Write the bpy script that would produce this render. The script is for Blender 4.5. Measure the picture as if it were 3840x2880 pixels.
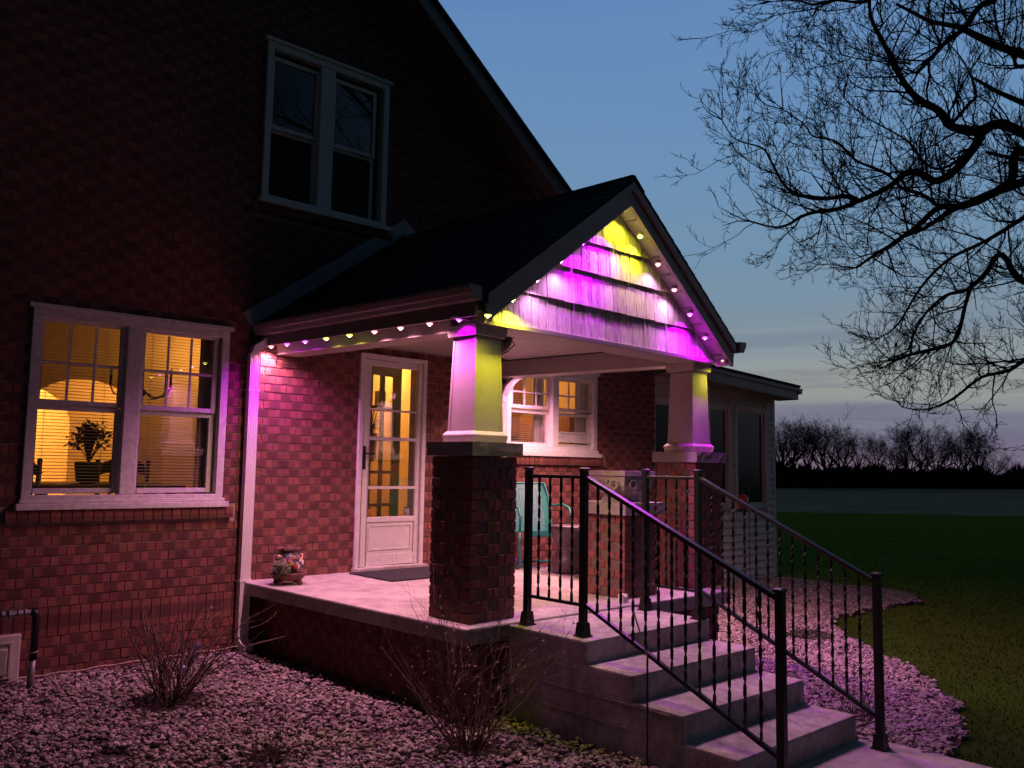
import bpy, bmesh, math, random
from mathutils import Vector, Matrix
random.seed(7)
R = math.radians
SC = bpy.context.scene
COL = SC.collection
for o in list(bpy.data.objects): bpy.data.objects.remove(o)

# ------------------------------------------------------------------ camera
F_PX = 3204.675
YAW, PITCH, ROLL = R(42.522), R(5.652), R(.956)
CAM = Vector((-3.417, -6.937, .98))
FW = Vector((math.sin(YAW)*math.cos(PITCH), math.cos(YAW)*math.cos(PITCH), math.sin(PITCH)))
RT0 = Vector((math.cos(YAW), -math.sin(YAW), 0)); UP0 = RT0.cross(FW)
RT = RT0*math.cos(ROLL) + UP0*math.sin(ROLL)
UP = UP0*math.cos(ROLL) - RT0*math.sin(ROLL)
cd = bpy.data.cameras.new('camera'); cam = bpy.data.objects.new('camera', cd); COL.objects.link(cam)
cd.sensor_width = 36; cd.lens = F_PX/3840*36; cd.clip_start = .05; cd.clip_end = 3000
m3 = Matrix((RT, UP, -FW)).transposed()
cam.matrix_world = Matrix.Translation(CAM) @ m3.to_4x4()
SC.camera = cam
def ray(u, v): return FW + RT*((u-1920)/F_PX) + UP*((1440-v)/F_PX)
def at(u, v, depth): return CAM + ray(u, v)*depth
def proj(p):
    d = Vector(p)-CAM; w = d.dot(FW)
    return 1920+F_PX*d.dot(RT)/w, 1440-F_PX*d.dot(UP)/w, w

# ------------------------------------------------------------------ sky (dusk)
def lin(c): return tuple(((x/255+.055)/1.055)**2.4 if x > 10 else x/255/12.92 for x in c)
W = bpy.data.worlds.new('World'); SC.world = W; W.use_nodes = True
nt = W.node_tree; N = nt.nodes; N.clear()
def wn(t, **k):
    n = N.new(t)
    for a, b in k.items(): setattr(n, a, b)
    return n
LK = nt.links.new
tc = wn('ShaderNodeTexCoord'); sep = wn('ShaderNodeSeparateXYZ'); LK(tc.outputs['Generated'], sep.inputs[0])
mp = wn('ShaderNodeMapping'); mp.inputs['Scale'].default_value = (1.2, 1.2, 16); LK(tc.outputs['Generated'], mp.inputs[0])
nz = wn('ShaderNodeTexNoise'); nz.inputs['Scale'].default_value = 2.6; nz.inputs['Detail'].default_value = 6; LK(mp.outputs[0], nz.inputs['Vector'])
# streaky clouds only bend the height at which the twilight bands lie
msub = wn('ShaderNodeMath', operation='SUBTRACT'); LK(nz.outputs[0], msub.inputs[0]); msub.inputs[1].default_value = .5
mmul = wn('ShaderNodeMath', operation='MULTIPLY'); LK(msub.outputs[0], mmul.inputs[0]); mmul.inputs[1].default_value = .10
madd = wn('ShaderNodeMath', operation='ADD'); LK(sep.outputs['Z'], madd.inputs[0]); LK(mmul.outputs[0], madd.inputs[1])
ramp = wn('ShaderNodeValToRGB'); LK(madd.outputs[0], ramp.inputs[0])
cr = ramp.color_ramp
stops = [(0, (126, 108, 128)), (.035, (112, 107, 130)), (.06, (120, 122, 138)), (.085, (146, 150, 146)), (.115, (142, 152, 154)),
         (.16, (124, 142, 156)), (.24, (112, 142, 169)), (.36, (104, 141, 180)), (.5, (94, 133, 181)), (.75, (52, 86, 140)), (1, (34, 60, 105))]
cr.elements[0].position = 0; cr.elements[0].color = (*lin(stops[0][1]), 1)
cr.elements[1].position = 1; cr.elements[1].color = (*lin(stops[-1][1]), 1)
for p, c in stops[1:-1]:
    e = cr.elements.new(p); e.color = (*lin(c), 1)
# the sky darkens smoothly away from the afterglow, as at dusk
dotn = wn('ShaderNodeVectorMath', operation='DOT_PRODUCT'); LK(tc.outputs['Generated'], dotn.inputs[0])
dotn.inputs[1].default_value = (math.sin(R(62)), math.cos(R(62)), 0)
mr = wn('ShaderNodeMapRange'); mr.interpolation_type = 'SMOOTHSTEP'; LK(dotn.outputs['Value'], mr.inputs[0])
for i, v in ((1, -.15), (2, .82), (3, .05), (4, 1.05)): mr.inputs[i].default_value = v
mp2 = wn('ShaderNodeMapping'); mp2.inputs['Scale'].default_value = (1.6, 1.6, 26); mp2.inputs['Rotation'].default_value = (R(2), R(-2), 0); LK(tc.outputs['Generated'], mp2.inputs[0])
nz2 = wn('ShaderNodeTexNoise'); nz2.inputs['Scale'].default_value = 2.1; nz2.inputs['Detail'].default_value = 7; nz2.inputs['Roughness'].default_value = .58; LK(mp2.outputs[0], nz2.inputs['Vector'])
low = wn('ShaderNodeMapRange'); low.interpolation_type = 'SMOOTHSTEP'; LK(sep.outputs['Z'], low.inputs[0])
for i, v in ((1, .02), (2, .24), (3, 1.0), (4, 0.0)): low.inputs[i].default_value = v
veil = wn('ShaderNodeMapRange'); veil.interpolation_type = 'SMOOTHSTEP'; LK(nz2.outputs[0], veil.inputs[0])
for i, v in ((1, .46), (2, .66), (3, 0.0), (4, .62)): veil.inputs[i].default_value = v
vm = wn('ShaderNodeMath', operation='MULTIPLY'); LK(low.outputs[0], vm.inputs[0]); LK(veil.outputs[0], vm.inputs[1])
mix = wn('ShaderNodeMix', data_type='RGBA'); LK(vm.outputs[0], mix.inputs['Factor']); LK(ramp.outputs[0], mix.inputs['A']); mix.inputs['B'].default_value = (*lin((104, 104, 122)), 1)
bg = wn('ShaderNodeBackground'); LK(mix.outputs['Result'], bg.inputs[0]); LK(mr.outputs[0], bg.inputs[1])
out = wn('ShaderNodeOutputWorld'); LK(bg.outputs[0], out.inputs[0])
vs = SC.view_settings; vs.view_transform = 'Standard'; vs.look = 'None'; vs.exposure = 0; vs.gamma = 1
try: vs.use_curve_mapping = False
except Exception: pass

# ------------------------------------------------------------------ materials
MATS = {}
def mat(name, col, rough=.7, var=.25, scale=12, bump=0, bscale=60, metal=0, stretch=(1, 1, 1), col2=None, objrnd=0, spec=.4, coat=0, stain=0, sheen=None):
    if name in MATS: return MATS[name]
    m = bpy.data.materials.new(name); m.use_nodes = True; t = m.node_tree; n = t.nodes; l = t.links.new
    b = n['Principled BSDF']; b.inputs['Roughness'].default_value = rough; b.inputs['Metallic'].default_value = metal
    b.inputs['Specular IOR Level'].default_value = spec
    if coat: b.inputs['Coat Weight'].default_value = coat
    geo = n.new('ShaderNodeNewGeometry'); mp = n.new('ShaderNodeMapping'); mp.inputs['Scale'].default_value = stretch
    l(geo.outputs['Position'], mp.inputs[0])
    nz = n.new('ShaderNodeTexNoise'); nz.inputs['Scale'].default_value = scale; nz.inputs['Detail'].default_value = 5; nz.inputs['Roughness'].default_value = .62
    l(mp.outputs[0], nz.inputs['Vector'])
    cr = n.new('ShaderNodeValToRGB'); l(nz.outputs[0], cr.inputs[0])
    c2 = col2 or tuple(x*(1+var) for x in col); c1 = tuple(x*(1-var) for x in col)
    cr.color_ramp.elements[0].position = .3; cr.color_ramp.elements[0].color = (*c1, 1)
    cr.color_ramp.elements[1].position = .72; cr.color_ramp.elements[1].color = (*c2, 1)
    src = cr.outputs[0]
    if objrnd:
        oi = n.new('ShaderNodeObjectInfo'); at_ = n.new('ShaderNodeAttribute'); at_.attribute_name = 'rnd'
        ad = n.new('ShaderNodeMath'); ad.operation = 'ADD'; l(oi.outputs['Random'], ad.inputs[0]); l(at_.outputs['Fac'], ad.inputs[1])
        fr = n.new('ShaderNodeMath'); fr.operation = 'FRACT'; l(ad.outputs[0], fr.inputs[0])
        mr = n.new('ShaderNodeMapRange'); l(fr.outputs[0], mr.inputs[0]); mr.inputs[3].default_value = 1-objrnd; mr.inputs[4].default_value = 1+objrnd
        mx = n.new('ShaderNodeVectorMath'); mx.operation = 'SCALE'; l(src, mx.inputs[0]); l(mr.outputs[0], mx.inputs['Scale']); src = mx.outputs[0]
    if stain:
        sn = n.new('ShaderNodeTexNoise'); sn.inputs['Scale'].default_value = 1.7; sn.inputs['Detail'].default_value = 9; sn.inputs['Roughness'].default_value = .68; l(geo.outputs['Position'], sn.inputs['Vector'])
        sm = n.new('ShaderNodeMapRange'); l(sn.outputs[0], sm.inputs[0]); sm.inputs[1].default_value = .35; sm.inputs[2].default_value = .62; sm.inputs[3].default_value = 1-stain; sm.inputs[4].default_value = 1+stain*.35
        sv = n.new('ShaderNodeVectorMath'); sv.operation = 'SCALE'; l(src, sv.inputs[0]); l(sm.outputs[0], sv.inputs['Scale']); src = sv.outputs[0]
    if sheen:
        b.inputs['Sheen Weight'].default_value = sheen[0]; b.inputs['Sheen Roughness'].default_value = .45; b.inputs['Sheen Tint'].default_value = (*sheen[1], 1)
    l(src, b.inputs['Base Color'])
    if bump:
        nb = n.new('ShaderNodeTexNoise'); nb.inputs['Scale'].default_value = bscale; nb.inputs['Detail'].default_value = 4; l(mp.outputs[0], nb.inputs['Vector'])
        bp = n.new('ShaderNodeBump'); bp.inputs['Strength'].default_value = bump; bp.inputs['Distance'].default_value = .01
        l(nb.outputs[0], bp.inputs['Height']); l(bp.outputs[0], b.inputs['Normal'])
    MATS[name] = m; return m
def emit(name, col, s):
    m = bpy.data.materials.new(name); m.use_nodes = True; n = m.node_tree.nodes; n.clear()
    e = n.new('ShaderNodeEmission'); e.inputs[0].default_value = (*col, 1); e.inputs[1].default_value = s
    o = n.new('ShaderNodeOutputMaterial'); m.node_tree.links.new(e.outputs[0], o.inputs[0]); MATS[name] = m; return m
def glass(name, tint=(.9, .9, .9), ior=1.5, boost=1.0, rough=.0):
    m = bpy.data.materials.new(name); m.use_nodes = True; t = m.node_tree; n = t.nodes; n.clear(); l = t.links.new
    tr = n.new('ShaderNodeBsdfTransparent'); tr.inputs[0].default_value = (*tint, 1)
    gl = n.new('ShaderNodeBsdfGlossy'); gl.inputs['Roughness'].default_value = rough
    lw = n.new('ShaderNodeLayerWeight'); lw.inputs[0].default_value = .5
    pw = n.new('ShaderNodeMath'); pw.operation = 'POWER'; l(lw.outputs['Facing'], pw.inputs[0]); pw.inputs[1].default_value = 4
    f0 = ((ior-1)/(ior+1))**2*boost
    mu = n.new('ShaderNodeMath'); mu.operation = 'MULTIPLY_ADD'; mu.use_clamp = True; l(pw.outputs[0], mu.inputs[0]); mu.inputs[1].default_value = 1-f0; mu.inputs[2].default_value = f0
    mx = n.new('ShaderNodeMixShader'); l(mu.outputs[0], mx.inputs[0]); l(tr.outputs[0], mx.inputs[1]); l(gl.outputs[0], mx.inputs[2])
    o = n.new('ShaderNodeOutputMaterial'); l(mx.outputs[0], o.inputs[0]); MATS[name] = m; return m

BE = mat('brick_end', (.215, .074, .057), .8, .25, 40, .25, 130, objrnd=.16, stain=.25)
BM = mat('brick_mid', (.115, .041, .036), .85, .35, 70, .4, 150, objrnd=.2, stain=.25)
MORTAR = mat('mortar', (.36, .25, .22), .95, .3, 14, .4, 90)
WHITE = mat('white_paint', (.62, .61, .58), .5, .10, 18, .1, 60)
WORN = mat('worn_white_paint', (.58, .56, .53), .6, .2, 25, .3, 60)
TRIM = mat('tan_trim', (.34, .31, .28), .45, .06, 8)
DARKTRIM = mat('taupe_fascia', (.22, .19, .175), .4, .08, 8)
CREAM = mat('cream_column', (.40, .37, .32), .6, .12, 5, .25, 120)
SHINGLE = mat('asphalt_shingle', (.032, .033, .036), .95, .4, 60, .5, 200, objrnd=.35)
SHAKE = mat('cedar_shake', (.42, .40, .37), .8, .42, 14, .9, 26, stretch=(9, 1, .7), objrnd=.24)
CONC = mat('concrete', (.42, .385, .35), .9, .22, 9, .35, 140, stain=.32)
CONC2 = mat('poured_concrete', (.42, .385, .355), .92, .3, 14, .5, 90, stain=.4)
STONE = mat('cap_stone', (.30, .28, .25), .92, .16, 60, .7, 150)
IRON = mat('black_iron', (.012, .012, .013), .38, .3, 30)
ALU = mat('white_aluminium', (.68, .66, .64), .35, .06, 6)
TEAL = mat('teal_enamel', (.022, .19, .145), .35, .2, 18)
SIDING = mat('vinyl_siding', (.62, .59, .52), .6, .08, 8)
GRAVEL = mat('crushed_stone', (.27, .235, .22), .9, .35, 25, .4, 90, objrnd=.5)
SOIL = mat('soil', (.045, .035, .03), 1, .4, 20, .6, 60)
LAWN = mat('lawn', (.010, .032, .005), 1, .5, 1.1, .8, 90, spec=0, sheen=(.6, (.22, .35, .05)), stain=.5)
FIELD = mat('field', (.14, .12, .07), 1, .35, .25, .6, 20, spec=0, sheen=(.4, (.36, .33, .20)), stain=.3)
BARK = mat('bark', (.022, .018, .016), .95, .4, 20)
TWIG = mat('shrub_twig', (.12, .08, .06), .85, .45, 40)
DARKWOOD = mat('dark_wood', (.03, .018, .012), .5, .4, 12)
GLASS = glass('window_glass', (.92, .92, .92), 1.5, 1.9)
MIRROR = glass('sky_glass', (.5, .52, .55), 1.6, 2.6)
SCREEN = glass('insect_screen', (.42, .44, .47), 1.35, .8, .15)

# ------------------------------------------------------------------ mesh helpers
class MB:
    def __init__(s): s.v = []; s.f = []; s.m = []; s.r = []; s.rv = 0
    def face(s, idx, m=0): s.f.append(idx); s.m.append(m); s.r.append(s.rv)
    def hexa(s, p, m=0, skip=()):
        b = len(s.v); s.v += [tuple(q) for q in p]
        for i, q in enumerate(((0, 3, 2, 1), (4, 5, 6, 7), (0, 1, 5, 4), (1, 2, 6, 5), (2, 3, 7, 6), (3, 0, 4, 7))):
            if i not in skip: s.face(tuple(b+k for k in q), m)
        return s
    def box(s, x0, x1, y0, y1, z0, z1, m=0):
        return s.hexa(((x0, y0, z0), (x1, y0, z0), (x1, y1, z0), (x0, y1, z0), (x0, y0, z1), (x1, y0, z1), (x1, y1, z1), (x0, y1, z1)), m)
    def prism(s, poly, axis, a0, a1, m=0):
        n = len(poly); b = len(s.v)
        def P(p, a):
            return {'x': (a, p[0], p[1]), 'y': (p[0], a, p[1]), 'z': (p[0], p[1], a)}[axis]
        s.v += [P(p, a0) for p in poly] + [P(p, a1) for p in poly]
        s.face(tuple(range(b, b+n)), m); s.face(tuple(range(b+2*n-1, b+n-1, -1)), m)
        for i in range(n): j = (i+1) % n; s.face((b+i, b+n+i, b+n+j, b+j), m)
        return s
    def tube(s, pts, rad, n=6, m=0, cap=True, twist=0.0, square=False):
        pts = [Vector(p) for p in pts]; k = len(pts)
        if not hasattr(rad, '__len__'): rad = [rad]*k
        d0 = (pts[1]-pts[0]).normalized()
        ref = Vector((0, 0, 1)) if abs(d0.z) < .9 else Vector((0, 1, 0))
        u = d0.cross(ref).normalized(); b = len(s.v)
        for i, p in enumerate(pts):
            if i == 0: d = pts[1]-pts[0]
            elif i == k-1: d = pts[-1]-pts[-2]
            else: d = pts[i+1]-pts[i-1]
            d.normalize(); u = (u - d*u.dot(d))
            if u.length < 1e-6: u = d.orthogonal()
            u.normalize(); w = d.cross(u)
            for j in range(n):
                a = 2*math.pi*j/n + (math.pi/4 if square else 0) + twist*i
                s.v.append(tuple(p + (u*math.cos(a) + w*math.sin(a))*rad[i]))
        for i in range(k-1):
            for j in range(n):
                j2 = (j+1) % n; s.face((b+i*n+j, b+i*n+j2, b+(i+1)*n+j2, b+(i+1)*n+j), m)
        if cap and n > 2:
            s.face(tuple(b+j for j in range(n-1, -1, -1)), m); s.face(tuple(b+(k-1)*n+j for j in range(n)), m)
        return s
    def lathe(s, prof, c=(0, 0, 0), n=16, m=0):
        b = len(s.v); k = len(prof)
        for r, z in prof:
            for j in range(n):
                a = 2*math.pi*j/n; s.v.append((c[0]+r*math.cos(a), c[1]+r*math.sin(a), c[2]+z))
        for i in range(k-1):
            for j in range(n):
                j2 = (j+1) % n; s.face((b+i*n+j, b+i*n+j2, b+(i+1)*n+j2, b+(i+1)*n+j), m)
        s.face(tuple(b+j for j in range(n-1, -1, -1)), m); s.face(tuple(b+(k-1)*n+j for j in range(n)), m)
        return s
    def ball(s, c, r, m=0, n=8, k=6, sq=(1, 1, 1)):
        pr = [(max(1e-3, math.sin(math.pi*i/k)), -math.cos(math.pi*i/k)) for i in range(k+1)]
        b = len(s.v); s.lathe(pr, (0, 0, 0), n, m)
        for i in range(b, len(s.v)): q = s.v[i]; s.v[i] = (c[0]+q[0]*r*sq[0], c[1]+q[1]*r*sq[1], c[2]+q[2]*r*sq[2])
        return s
    def mesh(s, name, mats, smooth=False, bev=0, seg=2):
        me = bpy.data.meshes.new(name); me.from_pydata(s.v, [], s.f)
        if not isinstance(mats, (list, tuple)): mats = [mats]
        for q in mats: me.materials.append(q)
        me.polygons.foreach_set('material_index', s.m)
        if any(s.r):
            a = me.attributes.new('rnd', 'FLOAT', 'FACE'); a.data.foreach_set('value', s.r)
        if smooth: me.polygons.foreach_set('use_smooth', [True]*len(s.f))
        if bev:
            bm = bmesh.new(); bm.from_mesh(me)
            bmesh.ops.remove_doubles(bm, verts=bm.verts, dist=1e-5)
            bmesh.ops.recalc_face_normals(bm, faces=bm.faces)
            ed = [e for e in bm.edges if len(e.link_faces) == 2 and e.calc_face_angle() > .5]
            bmesh.ops.bevel(bm, geom=ed, offset=bev, segments=seg, affect='EDGES', profile=.6)
            bm.to_mesh(me); bm.free()
        me.update(); return me
    def build(s, name, mats, parent=None, **k):
        return link(name, s.mesh(name, mats, **k), parent)
def link(name, me, parent=None, loc=None, rz=0):
    o = bpy.data.objects.new(name, me); COL.objects.link(o)
    if parent: o.parent = parent
    if loc is not None: o.location = loc
    if rz: o.rotation_euler = (0, 0, rz)
    return o
def tag(o, label, cat, group=None, kind=None):
    o['label'] = label
    if cat: o['category'] = cat
    if group: o['group'] = group
    if kind: o['kind'] = kind
    return o
def thing(name, label, cat, loc=(0, 0, 0), rz=0, group=None):
    o = bpy.data.objects.new(name, None); COL.objects.link(o); o.location = loc; o.rotation_euler = (0, 0, rz)
    o.empty_display_size = .1
    return tag(o, label, cat, group)
def struct(o, label=None):
    o['kind'] = 'structure'
    if label: o['label'] = label
    return o
def lamp(name, kind, loc, col, power, parent=None, radius=.02, spot=150, blend=.5, area=None):
    l = bpy.data.lights.new(name, kind); l.color = col; l.energy = power
    if kind == 'SPOT': l.spot_size = R(spot); l.spot_blend = blend; l.shadow_soft_size = radius
    elif kind == 'AREA': l.size = area
    else: l.shadow_soft_size = radius
    o = bpy.data.objects.new(name, l); COL.objects.link(o); o.location = loc
    if parent: o.parent = parent
    return o

G = -.58        # ground level
PI = math.pi
# ------------------------------------------------------------------ ground, field, bed, walk
mb = MB(); mb.v = [(-400, -400, G-.02), (900, -400, G-.02), (900, 900, G-.02), (-400, 900, G-.02)]; mb.face((0, 1, 2, 3))
struct(mb.build('lawn', LAWN))
mb = MB()
fa, fb = Vector((28.0, 12.3)), Vector((36.5, 4.2)); dd = (fb-fa).normalized()
pts = []
for i in range(-14, 40):
    q = fa + dd*(i*9) + Vector((-dd.y, dd.x))*random.uniform(-.5, .5)*1.2
    pts.append((q.x, q.y))
far = fa + dd*320
mb.v = [(p[0], p[1], G-.014) for p in pts] + [(900, far.y, G-.014), (900, 900, G-.014), (pts[0][0], 900, G-.014)]
mb.face(tuple(range(len(mb.v)))); struct(mb.build('field', FIELD))
# greener strip of longer grass between lawn and field
bed_r = [(1.59, -2.9), (2.7, -2.9), (2.86, -2.7), (2.86, 0.02), (8.3, 0.02), (8.34, -.5), (8.42, -1.3), (8.2, -2.1), (7.7, -2.42), (6.79, -2.32), (5.9, -2.28), (5.36, -2.42), (4.85, -2.78), (4.42, -3.19),
         (3.84, -3.88), (3.32, -4.31), (2.95, -4.55), (2.57, -4.74), (2.1, -4.9), (1.72, -4.95)]
bed_r += [(1.70, -4.52), (1.59, -4.5)]
bed_l = [(-4.2, 0.02), (-.02, .02), (-.0, -2.84), (.352, -2.84), (.352, -4.52), (.28, -5.2), (-4.2, -5.2)]
def sheet(name, poly, z, m):
    q = MB(); q.v = [(a, b, z) for a, b in poly]; q.face(tuple(range(len(poly)))); return q.build(name, m)
struct(sheet('gravel_bed_ground', bed_r[::-1], G-.014, SOIL)); struct(sheet('gravel_bed_ground', bed_l[::-1], G-.014, SOIL))
def inside(x, y, poly):
    c = False; j = len(poly)-1
    for i in range(len(poly)):
        (a, b), (p, q) = poly[i], poly[j]
        if (b > y) != (q > y) and x < (p-a)*(y-b)/(q-b)+a: c = not c
        j = i
    return c
t_ = (1+5**.5)/2
ICO = [Vector(p).normalized() for p in ((-1, t_, 0), (1, t_, 0), (-1, -t_, 0), (1, -t_, 0), (0, -1, t_), (0, 1, t_), (0, -1, -t_), (0, 1, -t_), (t_, 0, -1), (t_, 0, 1), (-t_, 0, -1), (-t_, 0, 1))]
ICF = ((0, 11, 5), (0, 5, 1), (0, 1, 7), (0, 7, 10), (0, 10, 11), (1, 5, 9), (5, 11, 4), (11, 10, 2), (10, 7, 6), (7, 1, 8), (3, 9, 4), (3, 4, 2), (3, 2, 6), (3, 6, 8), (3, 8, 9), (4, 9, 5), (2, 4, 11), (6, 2, 10), (8, 6, 7), (9, 8, 1))
rocks = []
for k in range(14):
    sx, sy, sz = random.uniform(.8, 1.3), random.uniform(.6, 1.0), random.uniform(.45, .8)
    rocks.append([Vector((p.x*sx, p.y*sy, p.z*sz))*random.uniform(.72, 1.18) for p in ICO])
holes = [(-1.15, -1.2, .26), (-.23, -3.19, .16), (-1.78, -2.05, .10), (-1.18, -2.63, .13), (4.3, -2.7, .12)]
def scatter(name, poly, n, label, zf=0.0, sizes=(.0095, .027)):
    q = MB(); xs = [p[0] for p in poly]; ys = [p[1] for p in poly]; c = 0
    while c < n:
        x, y = random.uniform(min(xs), max(xs)), random.uniform(min(ys), max(ys))
        e_ = .05*math.sin(x*9+y*4)+.04*math.sin(x*23-y*17)
        if not inside(x+e_*.7+random.gauss(0, .012), y+e_+random.gauss(0, .012), poly): continue
        c += 1
        px_, py_, w = proj((x, y, G))
        if not (-350 < px_ < 4200 and py_ < 3250): continue
        s = random.triangular(sizes[0], sizes[1], sizes[0]*1.35)
        if any((x-hx)**2+(y-hy)**2 < hr*hr*random.uniform(.5, 1.3) for hx, hy, hr in holes): continue
        a = random.uniform(0, 6.28); ca, sa = math.cos(a), math.sin(a); t = random.uniform(-.5, .5)
        b = len(q.v); z0 = G - .004 + random.uniform(0, .022) + .012*math.sin(x*5.1+1)*math.sin(y*4.3)
        for p in rocks[c % 14]:
            X, Y, Z = p.x*ca-p.y*sa, p.x*sa+p.y*ca, p.z+t*p.x*.6
            q.v.append((x+X*s, y+Y*s, z0+Z*s))
        q.rv = random.random()
        for f in ICF: q.face((b+f[0], b+f[1], b+f[2]))
    o = q.build(name, GRAVEL); o['kind'] = 'stuff'; o['label'] = label; o['category'] = 'gravel'; return o
scatter('gravel', bed_l, 32000, 'pale crushed stone gravel along the brick house wall')
scatter('gravel', bed_r, 38000, 'crushed stone gravel bed curving out to the lawn beyond the steps', sizes=(.011, .030))
q = MB()
for _ in range(420):
    x, y = random.uniform(-2.6, .3), random.uniform(-4.4, -.1)
    if random.random() < .45: x, y = random.choice(((-1.1, -1.5), (-.3, -3.2), (-.9, -2.6), (-.1, -2.2)))[0]+random.gauss(0, .35), random.uniform(-3.6, -.2)
    if not inside(x, y, bed_l): continue
    a = random.uniform(0, 6.28); d = Vector((math.cos(a), math.sin(a), random.uniform(-.25, .35)))*random.uniform(.012, .03); e = Vector((-d.y, d.x, random.uniform(-.01, .012)))*.42; p = Vector((x, y, G+.036+random.uniform(0, .012))); b = len(q.v)
    q.v += [tuple(p-d), tuple(p+e), tuple(p+d), tuple(p-e)]; q.face((b, b+1, b+2)); q.face((b, b+2, b+3))
g = q.build('fallen_leaves', mat('fallen_leaf', (.07, .04, .025), .9, .5, 30)); g['kind'] = 'stuff'; g['label'] = 'dry brown leaves scattered over the gravel'; g['category'] = 'leaves'
# lawn blades near the bed edge
q = MB()
c = 0
for _ in range(110000):
    x, y = random.uniform(1.8, 15), random.uniform(-7, 6)
    if inside(x, y, bed_r) or (x < 8.7 and y > -.1) or (x < 1.75 and y > -13): continue
    px_, py_, w = proj((x, y, G))
    if not (2700 < px_ < 4000 and py_ < 3000): continue
    if random.random() > 60/(w*w): continue
    h = random.uniform(.012, .032); a = random.uniform(0, 6.28); dx, dy = math.cos(a)*.004, math.sin(a)*.004
    b = len(q.v); lx, ly = random.uniform(-.02, .02), random.uniform(-.02, .02)
    q.v += [(x-dx, y-dy, G-.02), (x+dx, y+dy, G-.02), (x+lx, y+ly, G-.02+h)]; q.rv = random.random(); q.face((b, b+1, b+2))
g = q.build('grass', mat('grass_blade', (.011, .032, .005), .9, .3, 8, objrnd=.4, spec=0)); g['kind'] = 'stuff'; g['label'] = 'short lawn grass around the gravel bed'; g['category'] = 'grass'
mb = MB(); mb.box(.30, 1.70, -14, -4.512, G-.12, -.562)
struct(mb.build('concrete_walk', CONC, bev=.012))

# ------------------------------------------------------------------ brick tools
PCH, PBL = .0704, .205
CH, BL = .0735, .2145
def brickbox(q, x0, x1, z0, z1, y0, y1, sx, vert=False):
    """brick facing -y from x0..x1; sx = span of the uncut brick, ends lighter than the middle"""
    L = sx[1]-sx[0]; cuts = [sx[0]-.001, sx[0]+.26*L, sx[1]-.26*L, sx[1]+.001]
    b = len(q.v); e = []
    for k in range(3):
        a, c = max(cuts[k], x0 if not vert else z0), min(cuts[k+1], x1 if not vert else z1)
        if c-a < 1e-4: continue
        mi = 1 if k == 1 else 0; i = len(q.v)
        if vert: q.v += [(x0, y0, a), (x1, y0, a), (x1, y0, c), (x0, y0, c)]
        else: q.v += [(a, y0, z0), (c, y0, z0), (c, y0, z1), (a, y0, z1)]
        q.face((i, i+1, i+2, i+3), mi)
    i = len(q.v)
    q.v += [(x0, y0, z0), (x1, y0, z0), (x1, y0, z1), (x0, y0, z1), (x0, y1, z0), (x1, y1, z0), (x1, y1, z1), (x0, y1, z1)]
    for f in ((0, 4, 5, 1), (1, 5, 6, 2), (2, 6, 7, 3), (3, 7, 4, 0)): q.face(tuple(i+k for k in f), 0)
def full_brick():
    q = MB(); h = PBL/2-.0035; d = .0475; z = PCH/2-.0055
    for mi, a, c in ((0, -h, -h*.5), (1, -h*.5, h*.5), (0, h*.5, h)):
        q.box(a, c, -d, d, -z, z, mi)
    # inner caps are hidden: drop them
    keep = [k for k in range(len(q.f)) if not (all(abs(abs(q.v[i][0])-h*.5) < 1e-6 for i in q.f[k]))]
    q.f = [q.f[k] for k in keep]; q.m = [q.m[k] for k in keep]; q.r = [q.r[k] for k in keep]
    return q.mesh('brick', [BE, BM], bev=.003, seg=1)
BRICK = full_brick()

# ------------------------------------------------------------------ house
house = thing('brick_house', 'two storey red brick house with a steep gable and white trimmed windows', 'house')
PK, PZ, SL = -1.9, 8.40, .755          # gable peak x, z, slope
def roofz(x, y=0): return 5.90 + SL*(1.75-x) if x > PK else 5.90 + SL*(1.75-PK) - SL*(PK-x)
X0, X1, ZB = -7.4, 5.48, -.9
OPEN = [(-1.83, -.33, .62, 2.10), (-.11, 1.20, 3.27, 4.774), (.975, 1.758, -.02, 2.054), (2.85, 4.33, 1.13, 2.11)]
xs = sorted({X0, X1, PK} | {o[0] for o in OPEN} | {o[1] for o in OPEN})
q = MB()
for a, b in zip(xs, xs[1:]):
    z = ZB; mid = (a+b)/2
    for o in sorted((o for o in OPEN if o[0] < mid < o[1]), key=lambda o: o[2]):
        q.box(a, b, .010, .26, z, o[2]); z = o[3]
    q.prism([(a, z), (b, z), (b, roofz(b)-.1), (a, roofz(a)-.1)], 'y', .010, .26)
q.box(X1-.25, X1, .26, 9, ZB, 2.9); q.box(X0, X0+.25, .26, 9, ZB, 1.3)
wall = q.build('wall', MORTAR, house)
bricks = []   # (x0,x1,z0,z1,sx,vert,proud)
zc0 = -.074
rows = list(range(-8, 110))
def clip(x0, x1, z0, z1):
    segs = [(x0, x1)]
    for o in OPEN + [(-2.05, -.2, .53, .63), (2.82, 4.5, 1.02, 1.14), (-.2, 1.3, 3.19, 3.28)]:
        if z1 <= o[2]+.004 or z0 >= o[3]-.004: continue
        n = []
        for a, b in segs:
            if b <= o[0] or a >= o[1]: n.append((a, b)); continue
            if a < o[0]: n.append((a, o[0]-.003))
            if b > o[1]: n.append((o[1]+.003, b))
        segs = n
    return [s for s in segs if s[1]-s[0] > .012]
for r in range(0, 110):
    z = zc0 + r*CH
    x = -4.6 + (r % 2)*BL/2
    while x < X1:
        z1 = z+CH-.0115
        xe = min(x+BL-.007, X1)
        if z1 < roofz(x+.2)-.15 and xe-x > .012:
            for a, b in clip(x, xe, z, z1): bricks.append((a, b, z, z1, (x, x+BL-.007), False, 0))
        x += BL
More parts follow.
